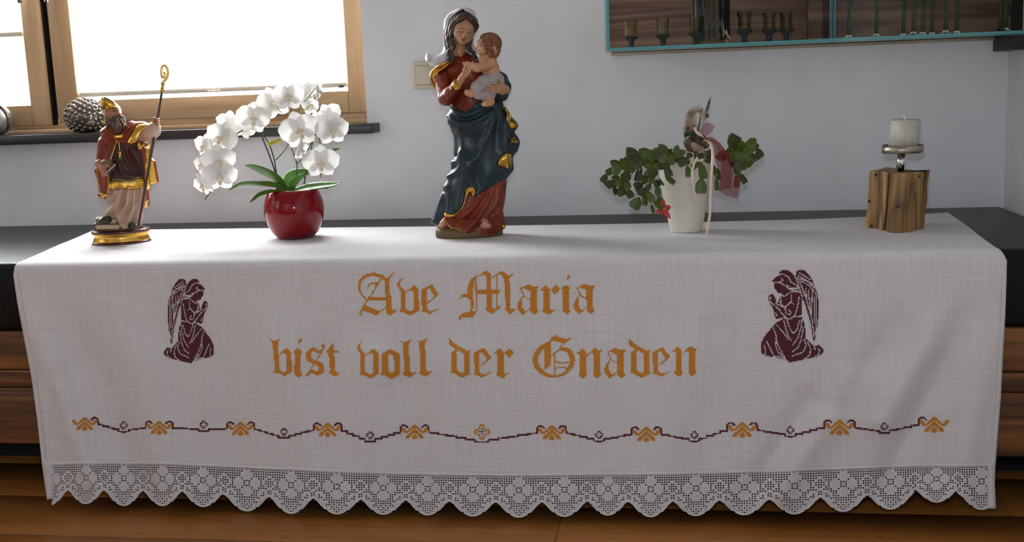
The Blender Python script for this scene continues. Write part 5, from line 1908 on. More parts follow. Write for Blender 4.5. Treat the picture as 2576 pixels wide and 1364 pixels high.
RID = [(tp([(478, 1030), (520, 1110), (610, 1160), (720, 1130), (830, 1050)]), .006, 7), (tp([(462, 1165), (560, 1240), (700, 1232), (860, 1130)]), .0065, 8), (tp([(468, 1230), (550, 1305), (660, 1325), (760, 1290)]), .005, 8), (tp([(470, 1100), (540, 1195), (680, 1190), (850, 1080)]), -.003, 6),
       (bp([(885, 0), (835, 150), (765, 300), (695, 430), (665, 560), (675, 690)]), .006, 9), (bp([(990, 0), (985, 150), (1000, 330)]), .006, 8), (bp([(940, 0), (920, 150), (900, 330)]), -.004, 9), (bp([(560, 170), (580, 330), (640, 440), (625, 560), (560, 900)]), .007, 12),
       (bp([(500, 425), (560, 405), (585, 330)]), .005, 7), (bp([(455, 570), (540, 515), (580, 440)]), .005, 7), (bp([(500, 390), (545, 350), (550, 200)]), -.005, 9), (bp([(470, 520), (520, 480), (560, 440)]), -.004, 7), (bp([(440, 680), (440, 860), (425, 950)]), .006, 9), (bp([(385, 760), (345, 940), (300, 1030)]), .005, 8), (bp([(400, 740), (395, 900), (350, 1000)]), -.005, 8),
       (bp([(700, 470), (720, 600), (800, 700)]), -.004, 14), (bp([(930, 380), (860, 520), (800, 640)]), .003, 14), (bp([(640, 445), (645, 430)]), .008, 26),
       (bp([(880, 720), (800, 900), (640, 1120)]), .006, 8), (bp([(945, 670), (900, 850), (770, 1050)]), .006, 8), (bp([(990, 640), (960, 850), (930, 960)]), .005, 7), (bp([(730, 830), (620, 950), (470, 1050)]), .006, 8), (bp([(840, 740), (740, 900), (560, 1090)]), -.005, 8), (bp([(920, 700), (850, 880), (720, 1060)]), -.005, 8), (bp([(970, 690), (930, 880), (850, 1000)]), -.004, 7), (bp([(960, 960), (985, 1040), (1000, 1090)]), .005, 7), (bp([(900, 960), (940, 1060)]), -.005, 8),
       (tp([(480, 700), (490, 705)]), .012, 18), (tp([(620, 930), (640, 1000)]), .008, 30), (tp([(540, 600), (545, 700)]), .002, 5), (tp([(585, 590), (600, 700)]), .002, 5), (tp([(640, 600), (680, 720)]), .002, 6), (tp([(690, 690), (700, 700)]), .008, 20),
       (bp([(1100, 120), (1060, 150), (1050, 60)]), -.006, 7), (bp([(1090, 270), (1060, 330), (1045, 250)]), -.005, 7)]
V, F, fs = body_loft(frm, rowsM, 300, 330, .86, RID, [(MANT, .0030)], [(9, 0.5, .0016, 300, 560)])
cen = V[F].mean(1)
cpx = proj(cen)
ffr = fs[F].mean(1)
fm = np.where(cpx[:, 1] > 545, 0, 0) + np.zeros(len(F), int)
isfront = ffr > -.12
inM = in_poly(cpx, MANT)
fm[inM & isfront] = 1
fm[~isfront] = 1
split_by([('dress', M_dress), ('mantle', M_mant)], V, F, fm, mad)
bvM = bvh_of(V, F)
GS = [(tp([(985, 1062), (1015, 1090), (1068, 1178), (1122, 1255)]), tp([(988, 1075), (1010, 1150), (1032, 1240), (1058, 1294)]), .003), (tp([(1122, 1255), (1128, 1268), (1122, 1288)]), tp([(1075, 1250), (1065, 1280), (1060, 1294)]), .003),
      (bp([(1066, 202), (1084, 180), (1112, 198), (1136, 230)]), bp([(1060, 243), (1078, 236), (1100, 242), (1134, 236)]), .004), (bp([(988, 356), (1015, 342), (1064, 342)]), bp([(936, 470), (985, 486), (1072, 500)]), .006), (bp([(988, 356), (955, 395), (935, 440)]), bp([(1000, 400), (975, 450), (940, 474)]), .004), (bp([(616, 738), (645, 699), (690, 698), (708, 722)]), bp([(612, 800), (640, 745), (665, 765), (684, 790)]), .003)]
for a_, b_, bl_ in GS:
    A_ = on([bvM], frm, smooth_path(a_, 12), .0016, .03)
    B_ = on([bvM], frm, smooth_path(b_, 12), .0016, .03)
    patch('mantle_lining', A_, B_, M_gold, mad, 20, 9, .0022, bl_, frm)


def trim(name, pts, r, material, par, off=.0008, fr=frm, bvs=None, n=50, w=.03):
    P = on([bvM] if bvs is None else bvs, fr, smooth_path(pts, n), off, w)
    # keep the band on the surface: drop points that slipped past the outline
    return tube(name, P, r, material, par, seg=7)


trim('gold_hem', bp([(1010, 594), (850, 688), (690, 790)]), .0008, M_mant, mad)
trim('gold_hem', bp([(690, 694), (640, 694), (612, 735), (594, 845), (547, 925), (492, 962), (430, 960), (392, 952)]), .0016, M_gold, mad)
_hA = [BB(398, 985), BB(470, 1000), BB(560, 1010), BB(650, 1010), BB(720, 1000)]
_hB = [BB(398, 1005), BB(428, 1062), BB(465, 1098), BB(520, 1102), BB(560, 1126), BB(603, 1152), BB(640, 1125), BB(680, 1090), BB(720, 1062)]
_hA = [frm.p(x_, y_, .050) for x_, y_ in _hA]
_hB = [frm.p(x_, y_, w_) for (x_, y_), w_ in zip(_hB, (.056, .060, .062, .058, .062, .066, .060, .056, .048))]
patch('dress_hem', _hA, _hB, M_dress, mad, 50, 14, .0016, .004, frm)
tube('gold_hem', smooth_path(_hB[:6], 40), .0013, M_gold, mad, seg=7)
trim('gold_hem', tp([(505, 545), (550, 566), (600, 545)]), .0026, M_gold, mad, n=20)
trim('mantle_edge', tp([(505, 1092), (535, 1118), (600, 1136), (660, 1108), (715, 1050)]), .0022, M_mant, mad)
# turned-up gold hem pieces at the skirt's foot
tube('hem_roll', on([bvM], frm, bp([(392, 962), (430, 975), (470, 975), (500, 965)]), .001, .04), [.003, .0055, .005, .002], M_gold, mad, seg=10, n=18)
tube('hem_roll', on([bvM], frm, bp([(975, 1065), (985, 1085), (985, 1105)]), .001, .04), [.003, .005, .003], M_gold, mad, seg=10, n=10)

# feet
P = lambda x, y, w: frm.p(*BB(x, y), w)
blob('foot', [(P(405, 1030, .040), .0085, P(375, 1058, .052), .0070)] + [(P(385 - 13 * i, 1062 + 4 * i, .056), .0024, P(372 - 14 * i, 1092 - 3 * i, .062), .0019) for i in range(5)], M_skin, mad, res=.0008, k=.0012)
blob('foot', [(P(800, 1040, .046), .0085, P(805, 1062, .060), .0075)] + [(P(768 + 20 * i, 1068 + 4 * math.sin(i), .062), .0024, P(765 + 22 * i, 1090 + 6 * math.sin(i * .9), .070), .0019) for i in range(5)], M_skin, mad, res=.0008, k=.0012)

# head
Q = lambda x, y, w: frm.p(*TT(x, y), w)
headp = [(Q(588, 285, .004), (.0265, .0300, .0300), None), (Q(584, 330, .018), (.0215, .0220, .026), None), (Q(578, 360, .022), .0165, Q(572, 408, .030), .0095), (Q(572, 416, .033), .0065, Q(574, 420, .034), .0060),
         (Q(600, 318, .0395), .0026, Q(602, 362, .0455), .0034), (Q(596, 366, .042), .0030, Q(608, 364, .041), .0028), (Q(578, 397, .0405), .0035, Q(592, 398, .0400), .0030), (Q(540, 352, .026), .010, Q(545, 365, .028), .009), (Q(640, 352, .020), .009, Q(636, 365, .022), .008),
         (Q(566, 318, .034), .0042, Q(574, 319, .034), .0042), (Q(645, 326, .029), .0040, Q(650, 327, .028), .0040), (Q(545, 430, .004), .0125, Q(540, 540, .004), .0135)]
Vh, Fh = blob_geo(headp, .0010, .0045)
add('head', Vh, Fh, M_skin, mad)
bvH = bvh_of(Vh, Fh)
for nm, pts, r, m_ in (('eyelid', [(541, 313), (556, 322), (574, 324), (592, 317)], .0007, M_paintd), ('eyelid', [(632, 325), (648, 332), (664, 326)], .0007, M_paintd), ('eyebrow', [(543, 297), (570, 285), (598, 298)], .0006, M_paintd), ('eyebrow', [(634, 307), (655, 302), (672, 314)], .0006, M_paintd),
                       ('lips', [(563, 393), (576, 398), (590, 400), (604, 396)], .0013, M_lips), ('lips', [(572, 404), (584, 407), (597, 403)], .0012, M_lips), ('nostril', [(592, 371), (602, 374), (611, 370)], .0005, M_lips)):
    tube(nm, on([bvH], frm, tp(smooth_path(pts, 12)), .0002, .04), r, m_, mad, seg=6)
# hair: cap and waving locks
blob('hair_cap', [(Q(590, 232, -.004), (.0275, .0285, .0270), None), (Q(510, 250, .002), .012, Q(480, 330, .004), .010), (Q(680, 230, .0), .011, Q(690, 290, .0), .008), (Q(560, 175, .016), .011, Q(500, 225, .014), .010), (Q(620, 170, .016), .010, Q(675, 215, .012), .009)], M_hair, mad, res=.0013, k=.006)
LOCK = [([(612, 150, .026), (548, 180, .028), (500, 215, .026), (470, 255, .022), (455, 300, .018), (440, 350, .018), (428, 395, .02), (455, 440, .022), (465, 480, .022), (440, 525, .024), (455, 565, .028), (478, 600, .032), (445, 645, .036), (415, 655, .036)], .0062),
        ([(610, 168, .030), (555, 200, .031), (508, 238, .028), (482, 280, .024), (470, 330, .022), (452, 380, .024), (468, 430, .026), (488, 470, .026), (465, 520, .028), (478, 560, .032), (490, 590, .034)], .0058),
        ([(600, 140, .018), (530, 165, .018), (465, 215, .014), (440, 270, .010), (425, 340, .010), (418, 390, .012), (440, 445, .014), (438, 500, .016), (430, 545, .02)], .0058),
        ([(618, 150, .026), (665, 180, .024), (700, 225, .018), (722, 262, .012), (690, 310, .012), (668, 350, .014), (655, 400, .016), (640, 440, .018), (655, 490, .022), (690, 540, .026), (725, 590, .03)], .0058),
        ([(620, 170, .030), (660, 200, .029), (690, 245, .024), (700, 285, .018), (675, 330, .018), (655, 375, .018), (632, 425, .02), (635, 480, .024), (665, 535, .028), (700, 580, .032)], .0055)]
for pts, r in LOCK:
    tube('hair_lock', [Q(*p_) for p_ in pts], [r * (0.75 + .25 * math.sin(i * 2.2)) * (1 if i < len(pts) - 2 else .55) for i in range(len(pts))], M_hair, mad, seg=10, n=70)
# veil over the head, open towards the face
VR = [(78, 575, 610, .002, .004, 0.0), (86, 540, 635, .010, .016, 0.0), (100, 505, 660, .016, .024, .02), (122, 462, 684, .019, .031, .30), (150, 432, 702, .019, .036, .55), (200, 399, 716, .015, .040, .75), (260, 389, 717, .010, .042, .9), (330, 388, 700, .006, .042, 1.0), (400, 390, 684, .004, .042, 1.1), (450, 392, 680, .003, .042, 1.15), (500, 386, 705, .003, .044, 1.15), (545, 365, 722, .002, .044, 1.15)]
A = np.array(VR, float)
nr, ns_ = 70, 80
ty = np.linspace(78, 545, nr)
Vv = []
for y in ty:
    xl, xr, df, db, op = [np.interp(y, A[:, 0], A[:, i]) for i in range(1, 6)]
    al, b = frm.loc(*TT(xl, y))
    ar, _ = frm.loc(*TT(xr, y))
    ac, hw = (al + ar) / 2, (ar - al) / 2
    half = math.pi - op * 1.0                         # from the back round to the front edge
    th = -math.pi / 2 + np.linspace(-half, half, ns_)
    w = np.where(np.sin(th) > 0, df, db) * np.sin(th) + .0015 * np.sin(6 * th + y * .02)
    Vv.append(frm.world(ac + hw * np.cos(th), w, np.full(ns_, b)))
o = add('veil', np.concatenate(Vv), grid_faces(ns_, nr), M_veil, mad)
solidify(o, .0022, 0.0)
patch('veil', [Q(405, 470, .006), Q(385, 520, .012), Q(350, 552, .016), Q(318, 570, .02), Q(275, 560, .014), Q(238, 538, .006)], [Q(430, 590, .022), Q(400, 618, .026), Q(355, 645, .028), Q(310, 662, .03), Q(265, 668, .024), Q(207, 612, .012)], M_veil, mad, 30, 10, .003, .006, frm)
patch('veil', [Q(238, 538, .006), Q(222, 545, .012), Q(210, 560, .014), Q(203, 590, .012)], [Q(260, 590, .016), Q(250, 600, .022), Q(238, 610, .024), Q(225, 640, .016)], M_veil, mad, 20, 8, .0025, .003, frm)
patch('veil', [Q(672, 430, .0), Q(690, 465, .004), Q(724, 495, .006)], [Q(660, 500, .006), Q(690, 515, .01), Q(715, 520, .008)], M_veil, mad, 16, 6, .002, .002, frm)
# mantle over the far shoulder with its gold edge
patch('mantle_shoulder', [Q(445, 580, .012), Q(400, 610, .014), Q(345, 645, .014), Q(300, 680, .010)], [Q(455, 610, .032), Q(400, 660, .034), Q(340, 705, .03), Q(300, 735, .02)], M_mant, mad, 24, 8, .004, .003, frm)
patch('mantle_lining', [Q(440, 612, .036), Q(385, 640, .038), Q(310, 682, .034), Q(262, 722, .026), Q(248, 770, .018), Q(260, 830, .012), Q(300, 885, .01), Q(345, 925, .01)], [Q(440, 640, .04), Q(385, 690, .042), Q(345, 715, .038), Q(322, 748, .03), Q(318, 785, .024), Q(325, 830, .02), Q(335, 870, .018), Q(352, 905, .014)], M_gold, mad, 36, 8, .003, -.006, frm)
patch('mantle_back', [Q(262, 735, .006), Q(255, 780, .0), Q(268, 840, -.004), Q(320, 905, -.004)], [Q(360, 720, -.01), Q(370, 780, -.012), Q(380, 850, -.014), Q(390, 920, -.014)], M_mant, mad, 20, 6, .004, 0, frm)
# right sleeve (left in the picture), bracelet and hand
blob('sleeve', [(Q(392, 690, .006), .0150, Q(365, 790, .016), .0150), (Q(365, 790, .016), .0150, Q(405, 985, .030), .0150), (Q(405, 985, .030), .0150, Q(455, 935, .046), .0135), (Q(455, 935, .046), .0135, Q(518, 868, .060), .0108), (Q(395, 1010, .03), .010, Q(425, 1020, .034), .010), (Q(345, 900, .02), .006, Q(380, 1010, .03), .007), (Q(378, 970, .044), .0035, Q(440, 958, .058), .003), (Q(392, 1000, .044), .004, Q(458, 968, .058), .003), (Q(365, 900, .036), .0035, Q(410, 950, .046), .003), (Q(350, 760, .030), .004, Q(372, 850, .034), .003), (Q(400, 740, .022), .005, Q(420, 830, .026), .003), (Q(470, 900, .066), .003, Q(500, 915, .062), .0025)], M_dress, mad, res=.0012, k=.0045)
for pts in ([(372, 960, 0), (420, 950, 0), (445, 890, 0)], [(385, 1000, 0), (430, 985, 0), (470, 930, 0)]):
    pass
c0, c1 = Q(508, 872, .058), Q(540, 842, .066)
d = (c1 - c0) / np.linalg.norm(c1 - c0)
tube('bracelet', [c0, c0 + d * .001, c0 + d * .006, c1 - d * .001, c1], [.0105, .0122, .0118, .0122, .0105], M_gold, mad, seg=20)
hand = [(Q(540, 842, .064), .0075, Q(565, 795, .070), .0078), (Q(565, 795, .070), .0078, Q(590, 755, .073), .0064), (Q(585, 765, .074), .0055, Q(612, 735, .077), .0045), (Q(585, 770, .074), .005, Q(622, 760, .078), .004)]
for (x0, y0, x1, y1, x2, y2, r) in ((606, 725, 645, 672, 680, 626, .0022), (616, 738, 652, 690, 672, 650, .0022), (622, 750, 656, 708, 660, 668, .0021), (622, 764, 650, 728, 648, 692, .0019)):
    hand += [(Q(x0, y0, .080), r, Q(x1, y1, .086), r), (Q(x1, y1, .086), r, Q(x2, y2, .087), r * .75)]
hand += [(Q(578, 750, .079), .0026, Q(590, 700, .085), .0023), (Q(590, 700, .085), .0022, Q(608, 668, .087), .0017)]
blob('hand', hand, M_skin, mad, res=.0008, k=.0011)
# left sleeve and the hand under the child
blob('mantle_sleeve', [(Q(860, 740, .0), .016, Q(960, 810, .006), .0155), (Q(960, 810, .006), .0155, Q(985, 880, .022), .0165), (Q(985, 880, .022), .0165, Q(975, 960, .034), .0135), (Q(1000, 830, .0), .008, Q(1012, 930, .015), .008), (Q(930, 960, .03), .010, Q(860, 985, .03), .010)], M_mant, mad, res=.0015, k=.006)
hand2 = [(Q(1008, 905, .046), .0095, Q(965, 885, .068), .0095), (Q(975, 920, .058), .008, Q(935, 905, .076), .0075), (Q(965, 875, .07), .007, Q(938, 872, .078), .006)]
for (x0, y0, x1, y1, x2, y2) in ((935, 862, 900, 846, 866, 838), (930, 882, 880, 874, 828, 874), (928, 902, 880, 900, 826, 900), (930, 922, 890, 926, 846, 926)):
    hand2 += [(Q(x0, y0, .080), .0026, Q(x1, y1, .092), .0025), (Q(x1, y1, .092), .0025, Q(x2, y2, .095), .0018)]
hand2 += [(Q(985, 865, .064), .0036, Q(965, 832, .072), .0030), (Q(965, 832, .072), .0030, Q(942, 802, .076), .0021)]
blob('hand', hand2, M_skin, mad, res=.0008, k=.0014)

# ---- the child
ch = [(Q(852, 455, .052), (.0215, .0230, .0235), None), (Q(820, 470, .056), (.0195, .017, .0185), None), (Q(785, 475, .058), .011, Q(770, 510, .058), .009), (Q(752, 528, .059), .0052, Q(760, 530, .059), .0052), (Q(748, 447, .060), .0030, Q(733, 468, .060), .0034), (Q(742, 500, .060), .0034, Q(740, 506, .060), .0032), (Q(775, 520, .068), .0070, Q(785, 512, .068), .008), (Q(755, 430, .058), .007, Q(775, 420, .058), .008),
      (Q(820, 540, .048), .0115, Q(820, 580, .046), .0125), (Q(820, 610, .046), .0165, Q(860, 700, .048), .0178), (Q(860, 700, .048), .0178, Q(880, 790, .050), .0185), (Q(795, 590, .046), .009, Q(860, 620, .046), .013),
      (Q(862, 640, .060), .0115, Q(790, 670, .074), .0098), (Q(790, 670, .074), .0098, Q(720, 685, .082), .0092), (Q(720, 685, .082), .0092, Q(665, 665, .084), .0068), (Q(665, 665, .084), .0065, Q(625, 650, .086), .0062)]
for i, (dx, dy) in enumerate(((-45, -22), (-42, -8), (-36, 8), (-28, 22))):
    ch.append((Q(622, 648 + i * 4, .088), .0016, Q(622 + dx * .95, 650 + dy, .092 - .001 * i), .0012))
ch.append((Q(635, 640, .090), .0018, Q(608, 624, .094), .0013))
Vc, Fc = blob_geo(ch, .0009, .0026)
add('child_body', Vc, Fc, M_skinc, mad)
bvC = bvh_of(Vc, Fc)
for nm, pts, r, m_ in (('child_eye', [(752, 455), (762, 459), (772, 466)], .0008, M_paintd), ('child_eyebrow', [(752, 438), (768, 436), (782, 446)], .0006, M_paintd), ('child_lips', [(737, 506), (744, 511), (752, 509)], .0011, M_lips)):
    tube(nm, on([bvC], frm, tp(smooth_path(pts, 8)), .0002, .06), r, m_, mad, seg=6)
hc = [(Q(865, 440, .050), (.0225, .0245, .0225), None), (Q(890, 510, .046), .015, Q(885, 545, .046), .011), (Q(800, 380, .055), .009, Q(850, 372, .052), .010)]
rg = random.Random(9)
for (x, y, w) in ((775, 378, .06), (800, 372, .062), (835, 372, .062), (870, 385, .06), (900, 410, .056), (920, 450, .052), (925, 490, .05), (912, 530, .05), (890, 560, .05), (862, 555, .058), (838, 520, .068), (822, 480, .072), (812, 440, .072), (800, 410, .070), (845, 420, .074), (860, 470, .074), (870, 520, .066), (880, 440, .070), (895, 490, .062), (850, 400, .07)):
    for q_ in range(3):
        xx, yy = x + rg.uniform(-16, 16), y + rg.uniform(-14, 14)
        an = rg.uniform(0, 6.28)
        pr_ = [Q(xx + 11 * math.cos(an + t), yy + 11 * math.sin(an + t), w + .002 + .001 * q_) for t in (0, 1.2, 2.4, 3.4)]
        hc += [(a, .0026, b, .0022) for a, b in zip(pr_[:-1], pr_[1:])]
blob('child_hair', hc, M_hairc, mad, res=.0010, k=.0010)
# wrap round the hips, legs
wr = [(Q(880, 800, .050), .019, Q(800, 850, .064), .0185), (Q(800, 850, .064), .0185, Q(735, 890, .074), .0165), (Q(735, 890, .074), .0150, Q(735, 945, .074), .0125), (Q(890, 810, .056), .017, Q(850, 900, .068), .0170), (Q(850, 900, .068), .0160, Q(850, 970, .068), .0115), (Q(780, 960, .068), .0110, Q(830, 985, .068), .0100), (Q(930, 800, .04), .014, Q(945, 850, .04), .012), (Q(770, 800, .07), .007, Q(700, 870, .08), .006), (Q(840, 860, .08), .006, Q(745, 900, .088), .005), (Q(860, 930, .078), .005, Q(790, 960, .08), .005)]
blob('child_wrap', wr, M_wrap, mad, res=.0012, k=.0036)
for c in ([(Q(700, 925, .076), .0085, Q(665, 945, .080), .0082), (Q(665, 945, .080), .0080, Q(628, 935, .082), .0068)] + [(Q(630 - i * 3, 922 + 9 * i, .083), .0018, Q(602 + i * 6, 912 + 12 * i, .085), .0014) for i in range(5)],
          [(Q(855, 975, .070), .0088, Q(855, 1025, .072), .0085), (Q(860, 1030, .072), .0085, Q(815, 1045, .076), .0072), (Q(815, 1045, .076), .0065, Q(785, 1052, .078), .0045)] + [(Q(800, 1040 + 7 * i, .079), .0017, Q(770 + 5 * i, 1044 + 8 * i, .081), .0014) for i in range(4)]):
    blob('child_foot', c, M_skinc, mad, res=.0008, k=.0012)
# ================================================================== bishop with crozier
QQ = lambda x, y: (140 + x / 2.623, 140 + y / 2.623)
qp = lambda L: [QQ(x, y) for x, y in L]
frs = Frame(*QQ(438, 1236), ZC)
ms = frs.m
M_cope = mat('painted_cope', '#6e220c', rough=.36, col2='#8a3a1c', nscale=16, spec=.32)
M_tunic = mat('painted_tunic', '#2e1414', rough=.42, col2='#46231c', nscale=20, spec=.3)
M_alb = mat('painted_alb', '#a5876f', rough=.42, col2='#c2a08c', nscale=30)
M_alb2 = mat('painted_sleeve', '#c2afa6', rough=.45, col2='#b58a66', nscale=26)
M_plr = mat('plinth_red', '#4c120e', rough=.3, coat=.3)
M_beard = mat('painted_beard', '#3d2a1c', rough=.5, col2='#6d5540', nscale=120, stretch=(1, 1, .3))
M_face = mat('painted_face', '#a5714f', rough=.45, noise=.08, nscale=60)
M_shoe = mat('painted_shoe', '#2a2a20', rough=.35)
M_grn = mat('painted_green', '#274a2a', rough=.4)
M_bk1 = mat('book_green', '#5b6a4c', rough=.5)
M_bk2 = mat('book_red', '#4c1a12', rough=.45)
M_page = mat('book_pages', '#b09a78', rough=.7)
M_staff = mat('staff_wood', '#43281a', rough=.4)
bis = thing('bishop_statue', frs.O, 'carved bishop in a red cope with golden mitre and crozier, on an oval plinth', 'statue')


def oval(name, prof, z0, material, dx=0.0, k=.72):
    V, F = lathe_geo(prof, 72)
    V = V * ms / 2.623
    V = frs.O + np.multiply.outer(V[:, 0] + dx * ms / 2.623, frs.R) + np.multiply.outer(V[:, 1] * k, frs.W) + np.multiply.outer(V[:, 2] + z0 * ms / 2.623, frs.U)
    return add(name, V, F, material, bis)


oval('plinth_foot', [(182, 0), (187, 2), (187, 10), (183, 16), (170, 18)], 0, M_plr)
oval('plinth_band', [(181, 0), (179, 8), (172, 22), (170, 32), (173, 42), (181, 52), (182, 55)], 17, M_gold)
oval('plinth_top', [(178, 0), (183, 2), (184, 14), (180, 20), (150, 22), (1, 22)], 71, M_plr)
oval('ground_base', [(150, 0), (153, 6), (150, 26), (138, 36), (60, 44), (1, 46)], 90, M_earth, -10)
# books under his foot
for (pa, pbb, pc, h, cov, w) in (((262, 1150), (420, 1148), 0, 34, M_bk2, .055), ((274, 1116), (398, 1112), 0, 34, M_bk1, .050)):
    a, b = frs.p(*QQ(*pa), w), frs.p(*QQ(*pbb), w)
    hh = h * ms / 2.623
    d_ = (b - a)
    d_[2] = 0
    up = np.array([0, 0, hh])
    dep = -frs.W * .05
    bk = []
    for q in (a, b, b + dep, a + dep):
        bk += [q, q + up]
    bk = np.array(bk)
    Fb = [(0, 2, 4, 6), (1, 7, 5, 3), (0, 1, 3, 2), (2, 3, 5, 4), (4, 5, 7, 6), (6, 7, 1, 0)]
    o = add('book_pages', bk + np.array([0, 0, 0]), Fb, M_page, bis, smooth=False)
    for z0, z1 in ((-.0012, .0012), (hh - .0012, hh + .0012)):
        cv = bk.copy()
        cen_ = bk.mean(0)
        cv[:, :2] = cen_[:2] + (bk[:, :2] - cen_[:2]) * 1.05
        cv[0::2, 2] = bk[0::2, 2] + z0
        cv[1::2, 2] = bk[0::2, 2] + z1
        bevel(add('book_cover', cv, Fb, cov, bis, smooth=False), .0006, 2)
    sp = bk.copy()
    sp[[2, 3, 4, 5]] = sp[[0, 1, 6, 7]] + frs.R * .002
    sp[[0, 1, 6, 7]] -= frs.R * .002
    add('book_spine', sp, Fb, cov, bis, smooth=False)

# robes: alb, tunic and cope as one carved body, split into its parts
Lb = [(372, 440), (335, 455), (310, 475), (296, 530), (288, 590), (280, 650), (272, 690), (268, 740), (278, 800), (284, 860), (288, 910), (300, 925), (330, 945), (340, 1000), (325, 1040), (303, 1070), (298, 1090), (330, 1105), (400, 1120)]
Rb = [(440, 430), (480, 425), (530, 440), (560, 460), (575, 520), (600, 570), (625, 600), (640, 680), (652, 760), (668, 845), (640, 868), (615, 885), (622, 960), (610, 1000), (590, 1018), (580, 1040), (585, 1070), (575, 1105), (555, 1130)]
ysb = np.arange(QQ(0, 432)[1], QQ(0, 1128)[1], 3.0)
lx = np.interp(ysb, [QQ(x, y)[1] for x, y in Lb], [QQ(x, y)[0] for x, y in Lb])
rx = np.interp(ysb, [QQ(x, y)[1] for x, y in Rb], [QQ(x, y)[0] for x, y in Rb])
f_ = lambda y: QQ(0, y)[1]
dfb = np.interp(ysb, [f_(432), f_(470), f_(560), f_(700), f_(880), f_(1000), f_(1128)], [.014, .024, .034, .038, .042, .044, .046])
dbb = np.interp(ysb, [f_(432), f_(470), f_(600), f_(1128)], [.014, .024, .034, .036])
rowsB = [(y, a, b, c, d, 0.0) for y, a, b, c, d in zip(ysb, lx, rx, dfb, dbb)]
TUN = qp([(408, 560), (440, 575), (470, 580), (540, 580), (570, 640), (578, 720), (583, 800), (580, 870), (520, 880), (450, 875), (350, 884), (362, 800), (372, 700), (380, 640)])
FRI = qp([(352, 838), (400, 826), (480, 838), (545, 812), (578, 812), (582, 868), (530, 878), (480, 882), (440, 872), (348, 886)])
GRN = qp([(362, 836), (400, 818), (480, 828), (545, 806), (576, 806), (578, 816), (545, 818), (480, 840), (400, 830), (360, 848)])
ALB = qp([(345, 884), (450, 876), (580, 870), (596, 900), (600, 1140), (380, 1150), (280, 1110), (300, 1060), (335, 1010), (330, 940)])
LIN = [qp([(598, 570), (628, 596), (645, 690), (672, 850), (610, 885), (585, 895), (590, 800), (598, 700)]), qp([(590, 960), (622, 960), (608, 1008), (588, 1022)]), qp([(290, 905), (335, 915), (338, 950), (300, 930)]), qp([(470, 575), (505, 510), (545, 458), (605, 450), (575, 490), (540, 555), (505, 578)])]
RIDB = [(qp([(320, 500), (350, 620), (300, 740)]), 0.0075, 8), (qp([(350, 520), (400, 560)]), 0.0060, 7), (qp([(300, 560), (290, 700)]), 0.0060, 7), (qp([(370, 560), (340, 650), (300, 700)]), -0.0060, 7), (qp([(280, 760), (320, 860), (310, 920)]), 0.0060, 8), (qp([(350, 780), (345, 900)]), -0.0090, 8),
        (qp([(440, 590), (460, 680), (520, 760)]), 0.0045, 6), (qp([(410, 690), (450, 780), (540, 800)]), 0.0053, 6), (qp([(500, 620), (560, 740)]), 0.0045, 6), (qp([(470, 640), (500, 720)]), -0.0045, 6),
        (qp([(480, 890), (470, 980), (400, 1050)]), 0.0075, 7), (qp([(520, 890), (515, 1000), (480, 1100)]), 0.0075, 7), (qp([(430, 890), (400, 980), (330, 1050)]), 0.0075, 8), (qp([(555, 890), (550, 1000), (535, 1110)]), 0.0060, 6), (qp([(500, 900), (490, 1010), (440, 1090)]), -0.0060, 6), (qp([(455, 890), (430, 990), (370, 1060)]), -0.0060, 6), (qp([(540, 900), (530, 1010), (510, 1110)]), -0.0045, 5), (qp([(430, 1110), (460, 1140)]), 0.0090, 10),
        (qp([(610, 600), (625, 740), (640, 850)]), -0.0075, 7), (qp([(600, 620), (600, 760), (600, 880)]), 0.0060, 6), (qp([(640, 700), (655, 830)]), 0.0060, 6)]
V, F, fs = body_loft(frs, rowsB, 260, 260, .84, RIDB, [(TUN, .0015), (FRI, .002), (ALB, -.004)] + [(l_, .0025) for l_ in LIN])
cpx = proj(V[F].mean(1))
isf = fs[F].mean(1) > -.15
fm = np.zeros(len(F), int)
fm[in_poly(cpx, ALB) & isf] = 2
fm[in_poly(cpx, TUN) & isf] = 1
fm[in_poly(cpx, FRI) & isf] = 3
fm[in_poly(cpx, GRN) & isf] = 4
for l_ in LIN:
    fm[in_poly(cpx, l_) & isf] = 5
split_by([('cope', M_cope), ('tunic', M_tunic), ('alb', M_alb), ('gold_fringe', M_gold), ('green_band', M_grn), ('cope_lining', M_gold)], V, F, fm, bis)
bvB = bvh_of(V, F)
G = lambda x, y, w: frs.p(*QQ(x, y), w)


def trimb(name, pts, r, m_, n=40, off=.0006):
    return tube(name, on([bvB], frs, [QQ(x, y) for x, y in smooth_path(pts, n)], off, .03), r, m_, bis, seg=7)


for i in range(17):                                         # fringe threads
    x = 352 + i * 14
    y0 = np.interp(x, [352, 400, 480, 545, 580], [846, 834, 846, 822, 822])
    y1 = np.interp(x, [352, 450, 480, 530, 580], [888, 878, 888, 882, 868])
    trimb('fringe_thread', [(x, y0), (x + 2, (y0 + y1) / 2), (x - 1, y1)], .0014, M_gold, 6)
trimb('gold_edge', [(408, 552), (372, 660), (350, 760), (346, 870), (330, 940)], .0011, M_gold)
trimb('gold_edge', [(284, 690), (272, 730), (275, 790), (286, 860)], .0012, M_gold, 20)
trimb('gold_edge', [(362, 846), (400, 832), (480, 844), (545, 818), (578, 820)], .0011, M_gold)
trimb('gold_edge', [(364, 832), (400, 817), (480, 828), (545, 804), (575, 803)], .0011, M_gold)
